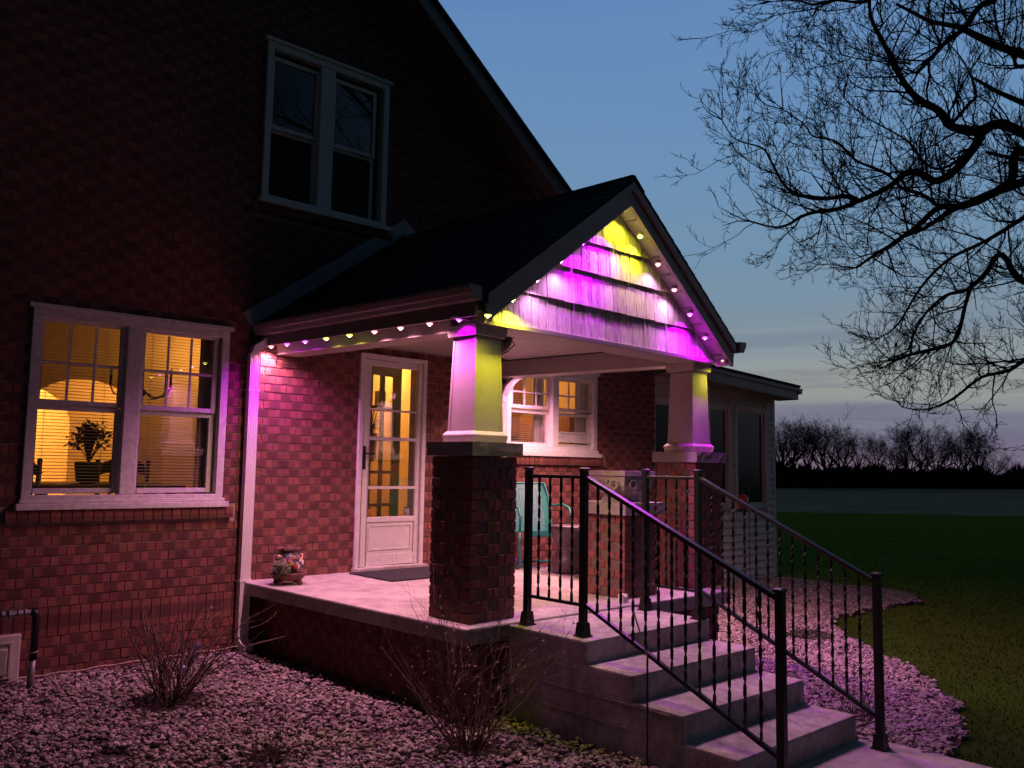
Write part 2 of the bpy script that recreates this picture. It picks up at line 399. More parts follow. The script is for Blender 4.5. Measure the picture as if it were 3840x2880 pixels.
for r in range(1, 9):                       # below the soldier course
    z = zc0 - .212 - r*CH
    x = -4.6 + (r % 2)*BL/2
    while x < X1:
        if not (0 < x+.1 and z > -.2): bricks.append((x, min(x+BL-.009, X1), z+.004, z+CH-.0075, (x, x+BL-.007), False, 0))
        x += BL
x = -4.6
while x < X1:                               # soldier course at floor level
    for a, b in clip(x, x+CH-.008, zc0-.21, zc0-.007): bricks.append((a, b, zc0-.21, zc0-.007, (zc0-.21, zc0-.007), True, 0))
    x += CH
big = []
for i, b in enumerate(bricks):
    u, v, w = proj(((b[0]+b[1])/2, 0, (b[2]+b[3])/2))
    if 10 < u < 3830 and 10 < v < 2870 and b[2] > -.55 and b[0] < .9 and (b[1]-b[0]) > .06: big.append((w, i))
near = {i for w, i in sorted(big)[:290]}
rest = MB(); cache = {}
for i, (a, b, z0, z1, sx, vert, pr) in enumerate(bricks):
    j = random.uniform(-.0025, .0025)
    if i in near:
        key = (round(b-a, 4), round(z1-z0, 4), round(sx[0]-(z0 if vert else a), 4), vert)
        if key not in cache:
            q = MB(); s0 = -key[2]; off = key[2]
            L = sx[1]-sx[0]
            brickbox(q, 0, b-a, 0, z1-z0, 0, .012, (off, off+L), vert); cache[key] = q.mesh('brick', [BE, BM])
        o = link('brick', cache[key], house, (a, j, z0))
    else:
        rest.rv = random.random(); brickbox(rest, a, b, z0, z1, j, .012, sx, vert)
o = rest.build('brickwork', [BE, BM], house); o['kind'] = 'stuff'
# brick sills laid on edge
def rowlock(x0, x1, z0, z1, yf):
    x = x0
    while x < x1-.03:
        q = MB(); w = CH-.008
        brickbox(q, 0, w, 0, z1-z0, 0, .14, (-.1, z1-z0+.0), True)
        link('sill_brick', q.mesh('sill_brick', [BE, BM]), house, (x, yf+random.uniform(-.003, .003), z0)); x += CH
    MB().box(x0+.005, x1-.02, yf+.012, .009, z0+.006, z1-.006).build('sill_mortar', MORTAR, house)
rowlock(-1.92, -.27, .535, .622, -.045); rowlock(2.9, 4.46, 1.03, 1.122, -.045); rowlock(-.19, 1.28, 3.195, 3.272, -.04)

# windows -----------------------------------------------------------
def frame(q, x0, x1, z0, z1, w, y0, y1, wb=None):
    wb = wb or w
    q.box(x0, x0+w, y0, y1, z0, z1); q.box(x1-w, x1, y0, y1, z0, z1)
    q.box(x0+w, x1-w, y0, y1, z1-w, z1); q.box(x0+w, x1-w, y0, y1, z0, z0+wb)
def window(cas, lights, zup, zlo, muntin, shift, sill, gup, glo, paint, lowpanel=None):
    x0, x1, z0, z1 = cas; sx, sz = shift
    w = tag_none(bpy.data.objects.new('window', None)); COL.objects.link(w); w.parent = house
    q = MB(); frame(q, x0, x1, z0, z1, .062, -.03, .06, .03); q.box(x0-.03, x1+.03, -.045, .02, z1, z1+.035)
    m0, m1 = lights[0][1]+sx+.035, lights[1][0]+sx-.035
    q.box(m0, m1, -.028, .06, z0+.03, z1-.062)
    q.build('casing', paint, w, bev=.004, seg=1)
    q = MB(); q.box(x0-.035, x1+.035, -.075, .05, sill[0], sill[0]+.045); q.box(x0-.01, x1+.01, -.05, .05, sill[0]+.046, sill[1])
    q.build('sill', paint, w, bev=.006)
    for li, (a, b) in enumerate(lights):
        a += sx; b += sx
        for (c, d), yy, up in ((zup, .035, True), (zlo, .058, False)):
            c += sz; d += sz
            q = MB(); s = .042
            frame(q, a-s*.9, b+s*.9, c-s*.45 if up else c-s*1.3, d+s*1.1 if up else d+s*.45, s*.9, yy-.018 if up else yy-.018, yy+.018)
            q.build('sash', paint, w, bev=.003, seg=1)
            low = lowpanel if (not up and li == 1) else None
            cc = c
            if low:
                q = MB(); q.box(a-.004, b+.004, .02, .07, c, low)
                for k in range(3):
                    for (u, v) in ((.1, .47), (.53, .9)):
                        q.box(a+(b-a)*u, a+(b-a)*v, .014, .02, c+.03+k*.03, c+.037+k*.03)
                frame(q, a, b, c+.004, low-.004, .012, .010, .02)
                q.build('vent_panel', paint, w); cc = low
            MB().box(a-.006, b+.006, yy-.002, yy+.002, cc-.006, d+.006).build('pane', gup if up else glo, w)
            if up and muntin:
                for k in (1, 2):
                    xx = a+(b-a)*k/3; MB().box(xx-.009, xx+.009, yy-.010, yy-.003, c, d).build('muntin', paint, w)
                zz = (c+d)/2; MB().box(a, b, yy-.0095, yy-.003, zz-.009, zz+.009).build('muntin', paint, w)
    return w
def tag_none(o): return o
window((-1.83, -.33, .70, 2.10), ((-1.755, -1.205), (-1.02, -.46)), (1.41, 2.0), (.79, 1.37), True, (.012, .006), (.625, .70), GLASS, GLASS, WORN)
window((-.11, 1.20, 3.33, 4.774), ((-.045, .37), (.59, 1.01)), (3.99, 4.6), (3.37, 3.96), False, (.03, .02), (3.275, 3.33), MIRROR, SCREEN, WHITE)
window((2.85, 4.33, 1.21, 2.11), ((2.94, 3.49), (3.66, 4.2)), (1.67, 2.0), (1.29, 1.62), True, (.04, .004), (1.125, 1.21), GLASS, GLASS, WHITE, lowpanel=1.42)

# door --------------------------------------------------------------
dr = bpy.data.objects.new('storm_door', None); COL.objects.link(dr); dr.parent = house
q = MB(); frame(q, .975, 1.758, .0, 2.054, .045, -.03, .05, .035); q.build('casing', WHITE, dr, bev=.004, seg=1)
q = MB(); L0, L1 = 1.02, 1.713
q.box(L0+.004, 1.10, -.012, .022, .04, 2.005); q.box(1.655, L1-.004, -.012, .022, .04, 2.005)
q.box(1.10, 1.655, -.012, .022, 1.945, 2.005); q.box(1.10, 1.655, -.012, .022, .04, .15); q.box(1.10, 1.655, -.014, .022, .45, .5)
q.build('stile', WHITE, dr, bev=.005)
q = MB(); q.box(1.102, 1.653, -.004, .016, .152, .448); frame(q, 1.13, 1.625, .185, .425, .014, -.010, -.004); q.build('kick_panel', WHITE, dr)
for z0, z1 in ((1.512, 1.53), (1.232, 1.262), (.765, .79)):
    MB().box(1.10, 1.655, -.013, .02, z0, z1).build('cross_bar', WHITE, dr)
for z0, z1 in ((1.53, 1.945), (1.262, 1.512), (.79, 1.232), (.5, .765)):
    MB().box(1.10, 1.655, .003, .007, z0, z1).build('pane', GLASS, dr)
q = MB(); q.box(1.032, 1.062, -.026, -.012, .95, 1.17); q.tube([(1.047, -.026, 1.10), (1.047, -.06, 1.10), (1.09, -.065, 1.095), (1.14, -.06, 1.10)], .009, 6)
q.build('handle', IRON, dr, bev=.006)
MB().box(.96, 1.77, -.10, .03, -.001, .034).build('threshold', CONC, dr, bev=.006)

# roof of the house -------------------------------------------------
def slope_pts(x): return 5.69+.30+SL*(1.53-x)-.30
RZ = lambda x: 5.69 + SL*(1.53-x)      # upper edge of rake at y=-.3
q = MB(); xe = 5.85
pkx, pkz = PK, RZ(PK)
for sgn in (1, -1):
    e = pkx + sgn*(xe-pkx); ez = RZ(xe)
    p = [(pkx, pkz), (e, ez), (e, ez-.05), (pkx, pkz-.05)]
    q.prism(p if sgn > 0 else p[::-1], 'y', -.33, 9.3)
q.build('roof', SHINGLE, house)
for sgn in (1, -1):
    e = pkx + sgn*(xe-.02-pkx); ez = RZ(xe-.02)-.052
    q = MB(); q.prism([(pkx, pkz-.052), (e, ez), (e, ez-.19), (pkx, pkz-.242)][::sgn], 'y', -.30, -.275); q.build('rake_board', DARKTRIM, house)
    q = MB(); q.prism([(pkx, pkz-.09), (e, ez-.04), (e, ez-.06), (pkx, pkz-.11)][::sgn], 'y', -.274, .008); q.build('rake_soffit', DARKTRIM, house)
    q = MB(); q.prism([(pkx, pkz-.112), (e-sgn*.3, RZ(xe-.32)-.112), (e-sgn*.3, RZ(xe-.32)-.24), (pkx, pkz-.24)][::sgn], 'y', -.03, .006); q.build('frieze_board', DARKTRIM, house)
# right eave gutter board of the house
MB().box(5.80, 5.86, -.3, 9, RZ(5.85)-.2, RZ(5.85)-.055).build('eave_fascia', DARKTRIM, house)

# ------------------------------------------------------------------ rooms behind the glass
ROOMWALL = mat('warm_wall', (.62, .50, .34), .9, .08, 4)
GREENWALL = mat('green_door_paint', (.13, .16, .05), .6, .12, 6)
WOODCAB = mat('oak_cabinet', (.40, .20, .07), .5, .25, 5, stretch=(4, 4, .6))
CURTAIN = mat('lace_curtain', (.62, .58, .55), .9, .1, 20)
DARKROOM = mat('dark_room_wall', (.10, .11, .14), .9, .1, 4)
def room(name, x0, x1, y0, y1, z0, z1, m, back=True, left=True, right=True):
    q = MB()
    q.box(x0, x1, y0, y1, z0-.05, z0); q.box(x0, x1, y0, y1, z1, z1+.05)
    if back: q.box(x0, x1, y1, y1+.05, z0-.05, z1+.05)
    if left: q.box(x0-.05, x0, y0, y1, z0-.05, z1+.05)
    if right: q.box(x1, x1+.05, y0, y1, z0-.05, z1+.05)
    return struct(q.build(name, m))
room('dining_room', -3.6, .86, .262, 2.6, -.02, 2.42, ROOMWALL, back=False)
def arch_wall(name, x0, x1, y0, y1, z0, z1, a0, a1, zs, m, rise=None):
    q = MB(); n = 14; c = (a0+a1)/2; r = (a1-a0)/2; rise = rise or r
    q.box(x0, a0, y0, y1, z0, z1); q.box(a1, x1, y0, y1, z0, z1)
    for i in range(n):
        t0, t1 = PI-PI*i/n, PI-PI*(i+1)/n
        xa, xb = c+r*math.cos(t0), c+r*math.cos(t1)
        q.prism([(xa, zs+rise*math.sin(t0)), (xb, zs+rise*math.sin(t1)), (xb, z1), (xa, z1)], 'y', y0, y1)
    return struct(q.build(name, m))
arch_wall('interior_arch_wall', -3.6, .86, 2.6, 2.72, -.02, 2.42, -1.22, -.12, 1.48, ROOMWALL, .36)
room('hall', -3.0, 2.4, 2.72, 4.6, -.02, 2.42, ROOMWALL, back=False)
arch_wall('interior_arch_wall', -3.0, 2.4, 4.6, 4.7, -.02, 2.42, -1.2, -.28, 1.42, ROOMWALL, .46)
room('living_room', -3.0, 2.4, 4.7, 6.6, -.02, 2.42, ROOMWALL)
room('entry', .93, 2.4, .262, 2.3, -.02, 2.42, ROOMWALL)
room('kitchen', 2.55, 5.2, .262, 2.6, -.02, 2.42, ROOMWALL)
room('upstairs_bedroom', -1.2, 2.2, .262, 3.2, 2.7, 5.1, DARKROOM)
WARM = (1, .46, .10)
def ceiling_lamp(label, x, y, z, power, r=.11):
    t = thing('ceiling_lamp', label, 'lamp', (x, y, z))
    MB().lathe([(.03, .06), (.035, .0), (.02, -.01)], n=12).build('canopy', IRON, t, smooth=True)
    q = MB().lathe([(.02, 0), (r, -.02), (r*.9, -.08), (.02, -.11)], n=16).build('shade', emit('lamp_glow_%d' % len(MATS), WARM, 3.5), t, smooth=True)
    lamp('glow', 'POINT', (0, 0, -.2), WARM, power, t, .08)
ceiling_lamp('round glass ceiling lamp lighting the living room behind the arch', -.9, 5.6, 2.33, 300)
ceiling_lamp('round glass ceiling lamp in the hall between the two arches', .6, 3.7, 2.33, 70)
ceiling_lamp('round glass ceiling lamp inside the front entry behind the green door', 1.95, 1.5, 2.33, 60)
ceiling_lamp('added unseen ceiling lamp brightening the dining room walls', .45, 2.1, 2.36, 16)  # added lamp, kept out of sight, to brighten the dining room walls
ceiling_lamp('round glass ceiling lamp over the kitchen', 4.2, 1.5, 2.33, 34)
# chandelier in the dining room
t = thing('chandelier', 'dark iron chandelier with candle bulbs hanging inside the lower window', 'chandelier', (-.62, 1.15, 1.62))
q = MB().tube([(0, 0, .8), (0, 0, .0)], .008, 6); q.ball((0, 0, 0), .035); q.build('stem', IRON, t)
for k in range(5):
    a = 2*PI*k/5+.4; c, s = math.cos(a), math.sin(a)
    arm = MB().tube([(0, 0, .02), (c*.12, s*.12, -.05), (c*.24, s*.24, -.02), (c*.27, s*.27, .05)], .008, 5).build('arm', IRON, t)
    MB().tube([(c*.27, s*.27, .05), (c*.27, s*.27, .15)], .013, 6).build('candle', DARKWOOD, t)
    MB().lathe([(.008, 0), (.017, .025), (.012, .05), (.002, .075)], (c*.27, s*.27, .15), 8).build('bulb', mat('bulb_glass', (.8, .7, .6), .2), t, smooth=True)
# dining chairs, table, plant
def dining_chair(label, x, y, rz):
    t = thing('dining_chair', label, 'chair', (x, y, -.02), rz)
    for sx in (-.2, .2):
        MB().tube([(sx, .2, 0), (sx, .2, .5), (sx*1.05, .26, 1.02)], .02, 6).build('leg', DARKWOOD, t)
        MB().tube([(sx, -.2, 0), (sx, -.2, .46)], .02, 6).build('leg', DARKWOOD, t)
    MB().box(-.23, .23, -.23, .22, .45, .49).build('seat', DARKWOOD, t, bev=.01)
    q = MB(); q.prism([(-.24, .9), (-.16, 1.0), (0, 1.05), (.16, 1.0), (.24, .9), (.2, .88), (0, .93), (-.2, .88)], 'y', .24, .27); q.build('top_rail', DARKWOOD, t)
    for sx in (-.1, 0, .1): MB().box(sx-.012, sx+.012, .235, .25, .49, .93).build('slat', DARKWOOD, t)
dining_chair('dark wooden dining chair standing left of the dining table inside', -1.62, 1.25, PI*.92)
dining_chair('dark wooden dining chair standing right of the dining table inside', -.62, 1.55, PI*.9)
t = thing('dining_table', 'dark wooden dining table inside behind the lower window', 'table', (-1.05, .75, .04))
MB().box(-.6, .6, -.3, .3, .72, .76).build('top', DARKWOOD, t, bev=.01)
for a in (-.5, .5):
    for b in (-.22, .22): MB().box(a-.03, a+.03, b-.03, b+.03, 0, .719).build('leg', DARKWOOD, t)
t = thing('potted_plant', 'leafy houseplant on a stand inside the lower window', 'plant', (-1.20, .62, .80))
MB().lathe([(.05, 0), (.09, .02), (.11, .17), (.1, .18)], n=12).build('pot', DARKWOOD, t, smooth=True)
q = MB(); LEAF = mat('houseplant_leaf', (.035, .05, .02), .6, .3, 20)
for _ in range(230):
    a, e, r = random.uniform(0, 6.28), random.uniform(-.5, 1.4), random.uniform(.05, .17)
    p = Vector((math.cos(a)*math.cos(e)*r, math.sin(a)*math.cos(e)*r, .36+math.sin(e)*r)); d = Vector((random.uniform(-1, 1), random.uniform(-1, 1), random.uniform(-1, .6))).normalized()
    n = d.orthogonal().normalized(); b = len(q.v); L = random.uniform(.04, .075)
    q.v += [tuple(p), tuple(p+d*L*.5+n*L*.22), tuple(p+d*L), tuple(p+d*L*.5-n*L*.22)]; q.face((b, b+1, b+2, b+3))
    if _ % 6 == 0: q.tube([(0, 0, .17), tuple(p*.6+Vector((0, 0, .1))), tuple(p)], .004, 3)
q.build('leaves', LEAF, t)
# blinds
SLAT = mat('blind_slat', (.45, .38, .30), .6, .05, 5)
def blind(label, x0, x1, z0, z1, y, step=.0245):
    t = thing('window_blind', label, 'blind', (x0, y, z0))
    q = MB(); z = 0
    while z < z1-z0: q.hexa([(0, -.009, z-.002), (x1-x0, -.009, z-.002), (x1-x0, .009, z+.003), (0, .009, z+.003), (0, -.009, z-.001), (x1-x0, -.009, z-.001), (x1-x0, .009, z+.004), (0, .009, z+.004)]); z += step
    o = q.build('slats', SLAT, t); o['kind'] = 'stuff'
    for k in (.16, .84): MB().box((x1-x0)*k-.002, (x1-x0)*k+.002, -.011, -.009, 0, z1-z0).build('cord', SLAT, t)
    MB().box(0, x1-x0, -.015, .015, z1-z0, z1-z0+.03).build('head_rail', SLAT, t)
blind('open slatted blind behind the sash nearer the pipe in the lower window', -1.78, -1.17, .75, 2.03, .115)
blind('open slatted blind behind the sash nearer the downspout in the lower window', -1.02, -.40, .75, 2.03, .115)
blind('slatted blind in the far window beside the porch downspout', 2.94, 3.42, 1.27, 2.03, .13)
def curtain(label, x0, x1, y, z0, z1):
    q = MB(); n = 18; pts = [(x0+(x1-x0)*i/n, y+.018*math.sin(i*1.9)) for i in range(n+1)]
    for (a, b), (c, d) in zip(pts, pts[1:]):
        q.hexa([(a, b, z0), (c, d, z0), (c, d+.004, z0), (a, b+.004, z0), (a, b, z1), (c, d, z1), (c, d+.004, z1), (a, b+.004, z1)])
    return tag(q.build('curtain', CURTAIN), label, 'curtain')
curtain('pale lace curtain in the middle of the far porch side window', 3.44, 3.60, .16, 1.2, 2.06)
curtain('pale lace curtain at the siding end of the far porch side window', 4.14, 4.36, .16, 1.2, 2.06)
curtain('thin curtain hanging beside the blind nearer the downspout', -.50, -.38, .17, .7, 2.06)
t = thing('kitchen_cabinet', 'orange oak kitchen cabinet seen through the far window', 'cabinet', (4.75, 2.25, 0))
MB().box(-.55, .44, 0, .33, 1.45, 2.3).build('carcass', WOODCAB, t)
for k in (-.54, -.04): MB().box(k, k+.47, -.025, -.001, 1.47, 2.28).build('door', WOODCAB, t, bev=.006)
t = thing('kitchen_cabinet', 'tall oak pantry cupboard standing at the kitchen wall', 'cabinet', (5.05, 1.2, -.02))
MB().box(-.4, .14, -.5, .5, 0, 1.72).build('carcass', WOODCAB, t)
MB().box(-.42, -.402, -.48, .48, .05, 1.68).build('door', WOODCAB, t, bev=.005)
# green inner door standing ajar
t = thing('inner_door', 'green inner door with twelve glass lights standing ajar behind the storm door', 'door', (1.03, .20, .02), R(15))
q = MB(); w, h = .74, 1.98
frame(q, 0, w, 0, h, .10, 0, .04, .25); q.build('stile', GREENWALL, t, bev=.004, seg=1)
gx0, gx1, gz0, gz1 = .10, w-.10, .25, h-.10
for k in (1, 2): xx = gx0+(gx1-gx0)*k/3; MB().box(xx-.016, xx+.016, .002, .036, gz0, gz1).build('muntin', GREENWALL, t)
for k in (1, 2, 3, 4): zz = gz0+(gz1-gz0)*k/5; MB().box(gx0, gx1, .003, .035, zz-.014, zz+.014).build('muntin', GREENWALL, t)
MB().box(gx0, gx1, .018, .022, gz0, gz1).build('pane', GLASS, t)
MB().ball((.05, -.03, .98), .028).build('knob', IRON, t, smooth=True)
t = thing('hanging_basket', 'woven wall basket of dried sprigs hanging on the green inner door', 'basket', (1.20, .13, 1.03))
q = MB().lathe([(.045, 0), (.06, .02), (.075, .26), (.07, .27)], n=12); q.build('basket', mat('wicker', (.22, .11, .04), .9, .5, 30, 1, 60), t)
q = MB()
for _ in range(60):
    a = random.uniform(0, 6.28); r = random.uniform(.02, .15); z = random.uniform(.3, .5)
    q.tube([(0, 0, .22), (math.cos(a)*r*.4, math.sin(a)*r*.3, .32), (math.cos(a)*r, math.sin(a)*r*.4, z)], [.003, .003, .002], 3)
    q.ball((math.cos(a)*r, math.sin(a)*r*.4, z), .008, n=5, k=3)
q.build('sprigs', LEAF, t)
for (x, z, lb, c) in ((1.155, .535, 'small amber jar standing on the lowest storm door rail', (.6, .3, .08)), (1.60, .53, 'small white jar standing on the lowest storm door rail', (.6, .55, .6))):
    t = thing('glass_jar', lb, 'jar', (x, .05, z-.028))
    MB().lathe([(.02, 0), (.03, .01), (.032, .05), (.024, .062), (.026, .07)], n=10).build('body', mat('jar_%d' % (x*100), c, .3), t, smooth=True)
    MB().lathe([(.027, .0705), (.027, .08)], n=10).build('lid', IRON, t)
t = thing('wall_lantern', 'small black box lantern on the cream wall inside the entry', 'lantern', (2.22, 1.5, 1.78))
MB().box(-.05, .05, -.04, .04, -.12, .08).build('box', IRON, t); MB().box(-.01, .01, -.01, .01, .081, .28).build('bracket', IRON, t)
q = MB().lathe([(.03, -.121), (.008, -.15)], n=8); q.build('finial', IRON, t)

# ------------------------------------------------------------------ porch floor and steps
fl = thing('concrete_porch', 'concrete porch slab on a low red brick foundation in front of the door', 'porch')
q = MB(); q.prism([(-.13, .008), (2.82, .008), (2.82, -2.832), (.0, -2.832)][::-1], 'z', -.105, 0); q.build('slab', CONC, fl, bev=.012)
FX = .05; fbr = []
q = MB(); q.box(FX+.01, 2.76, -2.775, .006, -.85, -.106); q.build('foundation', MORTAR, fl)
for r in range(9):
    z = -.115-CH*(r+1); y = -2.785 + (r % 2)*BL/2 - BL
    while y < 0:
        a, b = max(y, -2.785), min(y+BL-.009, -.0)
        if b-a > .015: fbr.append((a, b, z, (y, y+BL-.009)))
        y += BL
cache = {}
for a, b, z, sx in fbr:                   # side facing the gravel
    key = (round(b-a, 4), round(sx[0]-a, 4))
    if key not in cache:
        q = MB(); L = sx[1]-sx[0]; brickbox(q, -(b-a), 0, 0, CH-.009, 0, .012, (-(sx[1]-a), -(sx[0]-a)), False); cache[key] = q.mesh('brick', [BE, BM])
    link('brick', cache[key], fl, (FX+random.uniform(-.002, .002), a, z), -PI/2)
for r in range(9):                        # front, either side of the steps
    z = -.115-CH*(r+1); x = FX + (r % 2)*BL/2 - BL
    while x < 2.76:
        a, b = max(x, FX), min(x+BL-.009, 2.76)
        if b-a > .03 and not (a > .3 and b < 1.6):
            q = MB(); brickbox(q, 0, b-a, 0, CH-.009, 0, .012, (x-a, x-a+BL-.009), False); link('brick', q.mesh('brick', [BE, BM]), fl, (a, -2.786, z))
        x += BL
st = thing('concrete_steps', 'poured concrete steps leading down from the porch to the walk', 'steps')
prof = [(-2.834, -.012), (-3.499, -.012), (-3.499, -.142), (-3.849, -.142), (-3.849, -.283), (-4.184, -.283), (-4.184, -.421), (-4.51, -.421), (-4.51, -.75), (-2.834, -.75)]
q = MB(); q.prism(prof[::-1], 'x', .352, 1.589); q.build('stair_block', CONC2, st, bev=.011)
for z, y0, y1 in ((-.175, -3.45, -2.95), (-.30, -4.1, -2.9), (-.43, -3.8, -2.95)):      # form-board ridges
    pts = [(.3505, y0+(y1-y0)*i/30, z+random.uniform(-.0015, .0015)) for i in range(31)]
    MB().tube(pts, [.0006+.0026*max(0, math.sin(i*.9+z*40)*.6+.4) for i in range(31)], 5).build('form_ridge', CONC2, st)

# ------------------------------------------------------------------ brick pillars with tapered columns
def pier(t, cx, cy, n):
    a = .205
    for r in range(n):
        z = PCH*r + PCH/2
        for k, (dx, dy, rz) in enumerate(((-.1025, -.154, 0), (.1025, -.154, 0), (-.1025, .154, 0), (.1025, .154, 0), (-.154, 0, PI/2), (.154, 0, PI/2))):
            if r % 2: dx, dy, rz = -dy, dx, rz+PI/2
            o = link('brick', BRICK, t, (dx+random.uniform(-.0012, .0012), dy+random.uniform(-.0012, .0012), z), rz+random.uniform(-.003, .003))
    MB().box(-.1955, .1955, -.1955, .1955, .002, n*PCH-.002).build('mortar', mat('dark_mortar', (.15, .10, .088), .95, .3, 30), t)
def cap(t, h, z0, z1):
    q = MB(); k = 5
    # rock-faced edge: ring of slightly uneven points
    ring = []
    for (ax, ay, bx, by) in ((-h, -h, h, -h), (h, -h, h, h), (h, h, -h, h), (-h, h, -h, -h)):
        for i in range(10): ring.append((ax+(bx-ax)*i/10, ay+(by-ay)*i/10))
    zs = (z0, z0+(z1-z0)*.35, z0+(z1-z0)*.7, z1); b = len(q.v); n = len(ring)
    for li, z in enumerate(zs):
        for i, (x, y) in enumerate(ring):
            j = random.uniform(-.0008, .0008)
            c_ = (i % 10 == 0); f = 1 + (0 if c_ else j/h)
            q.v.append((x*f, y*f, z))
    for li in range(3):
        for i in range(n): i2 = (i+1) % n; q.face((b+li*n+i, b+li*n+i2, b+(li+1)*n+i2, b+(li+1)*n+i))
    q.face(tuple(b+3*n+i for i in range(n))); q.face(tuple(b+i for i in range(n-1, -1, -1)))
    return q.build('cap_stone', STONE, t)
def pillar(label, cx, cy):
    t = thing('brick_pillar', label, 'pillar', (cx, cy, .0015), group='brick pillars carrying the porch roof'); t.rotation_euler = (0, 0, R(2.2))
    pier(t, cx, cy, 15); cap(t, .229, 1.0575, 1.146)
    def frus(q, r0, z0, r1, z1): q.hexa(((-r0, -r0, z0), (r0, -r0, z0), (r0, r0, z0), (-r0, r0, z0), (-r1, -r1, z1), (r1, -r1, z1), (r1, r1, z1), (-r1, r1, z1)))
    q = MB(); frus(q, .150, 1.1465, .158, 1.195); frus(q, .158, 1.1952, .138, 1.221); q.build('plinth', CREAM, t, bev=.004)
    q = MB(); frus(q, .130, 1.2212, .111, 1.838); q.build('shaft', CREAM, t, bev=.003)
    for sx in (-1, 1):
        for sy in (-1, 1):
            q = MB(); k0, k1, o = .130, .111, .0025; w = .016
            q.hexa([(sx*(k0-w), sy*(k0-w), 1.2213), (sx*(k0+o), sy*(k0-w), 1.2213), (sx*(k0+o), sy*(k0+o), 1.2213), (sx*(k0-w), sy*(k0+o), 1.2213), (sx*(k1-w), sy*(k1-w), 1.8379), (sx*(k1+o), sy*(k1-w), 1.8379), (sx*(k1+o), sy*(k1+o), 1.8379), (sx*(k1-w), sy*(k1+o), 1.8379)])
            q.build('corner_board', CREAM, t)
    q = MB(); frus(q, .118, 1.8382, .118, 1.856); q.build('necking', DARKTRIM, t)
    q = MB(); frus(q, .140, 1.8562, .148, 1.928); q.build('capital', CREAM, t, bev=.004)
    return t
pillar('brick pillar with tapered cream column beside the shrub and steps', .296, -2.53)
pillar('brick pillar with tapered cream column beyond the stone urn, towards the siding', 2.845, -2.43)
t = thing('brick_pedestal', 'short brick pedestal with a thick stone cap carrying the urn', 'pedestal', (1.936, -2.43, .0015))
pier(t, 0, 0, 9); cap(t, .24, .634, .729)
# urn on the pedestal -------------------------------------------------
URN = mat('cast_stone_urn', (.36, .33, .30), .9, .2, 25, .4, 90)
t = thing('stone_urn', 'square cast stone urn with scroll relief on the short pedestal', 'urn', (1.936, -2.43, .7305), 0)
def sq_lathe(q, prof):
    b = len(q.v); m = 6; ring = []
    for (ax, ay, bx, by) in ((-1, -1, 1, -1), (1, -1, 1, 1), (1, 1, -1, 1), (-1, 1, -1, -1)):
        for i in range(m): ring.append((ax+(bx-ax)*i/m, ay+(by-ay)*i/m))
    n = len(ring)
    for r, z in prof: q.v += [(x*r, y*r, z) for x, y in ring]
    for k in range(len(prof)-1):
        for i in range(n): j = (i+1) % n; q.face((b+k*n+i, b+k*n+j, b+(k+1)*n+j, b+(k+1)*n+i))
    q.face(tuple(b+i for i in range(n-1, -1, -1))); q.face(tuple(b+(len(prof)-1)*n+i for i in range(n)))
q = MB(); sq_lathe(q, [(.115, 0), (.115, .025), (.105, .03), (.105, .05), (.12, .065), (.145, .085), (.17, .13), (.178, .19), (.178, .205), (.192, .207), (.192, .245), (.17, .246), (.165, .20)]); q.build('body', URN, t)
for face in (0, 1):
    for s in (-1, 1):
        pts = []
        for i in range(26):
            a = i*.42; r = .045*(1-i/30); pts.append((s*(.075+math.cos(a)*r), .135+math.sin(a)*r))
        pts = [(s*.02, .08), (s*.05, .075)] + pts
        P3 = [((x, -.176-.004*(z > .1), z) if face == 0 else (-.176-.004*(z > .1), x, z)) for x, z in pts]
        MB().tube(P3, [.010]*2 + [.011*(1-i/40) for i in range(26)], 5).build('scroll', URN, t, smooth=True)
    P = (0, -.18, .165) if face == 0 else (-.18, 0, .165)
    MB().ball(P, .017, sq=(1, .6, 1) if face == 0 else (.6, 1, 1)).build('rosette', URN, t, smooth=True)

# ------------------------------------------------------------------ porch roof
PIV = Vector((.6, -2.55, 1.95))
PM = Matrix.Translation(PIV) @ Matrix.Rotation(R(1.6), 4, 'Z') @ Matrix.Rotation(R(1.1), 4, 'X') @ Matrix.Translation(-PIV)
pr = thing('porch_roof', 'steep gabled porch roof with cedar shakes and dark shingles', 'roof'); pr.matrix_world = PM
PX, PZT = 1.58, 3.24                         # ridge
def pz(x): return PZT - SL*abs(x-PX)
YF = -2.83
EX = .045
for sgn in (-1, 1):
    e = PX + sgn*(PX-EX)
    q = MB(); p = [(PX, PZT-.012), (e, pz(e)-.012), (e, pz(e)-.045), (PX, PZT-.06)]; q.prism(p[::sgn], 'y', YF+.006, .09)
    q.build('roof_deck', SHINGLE, pr)
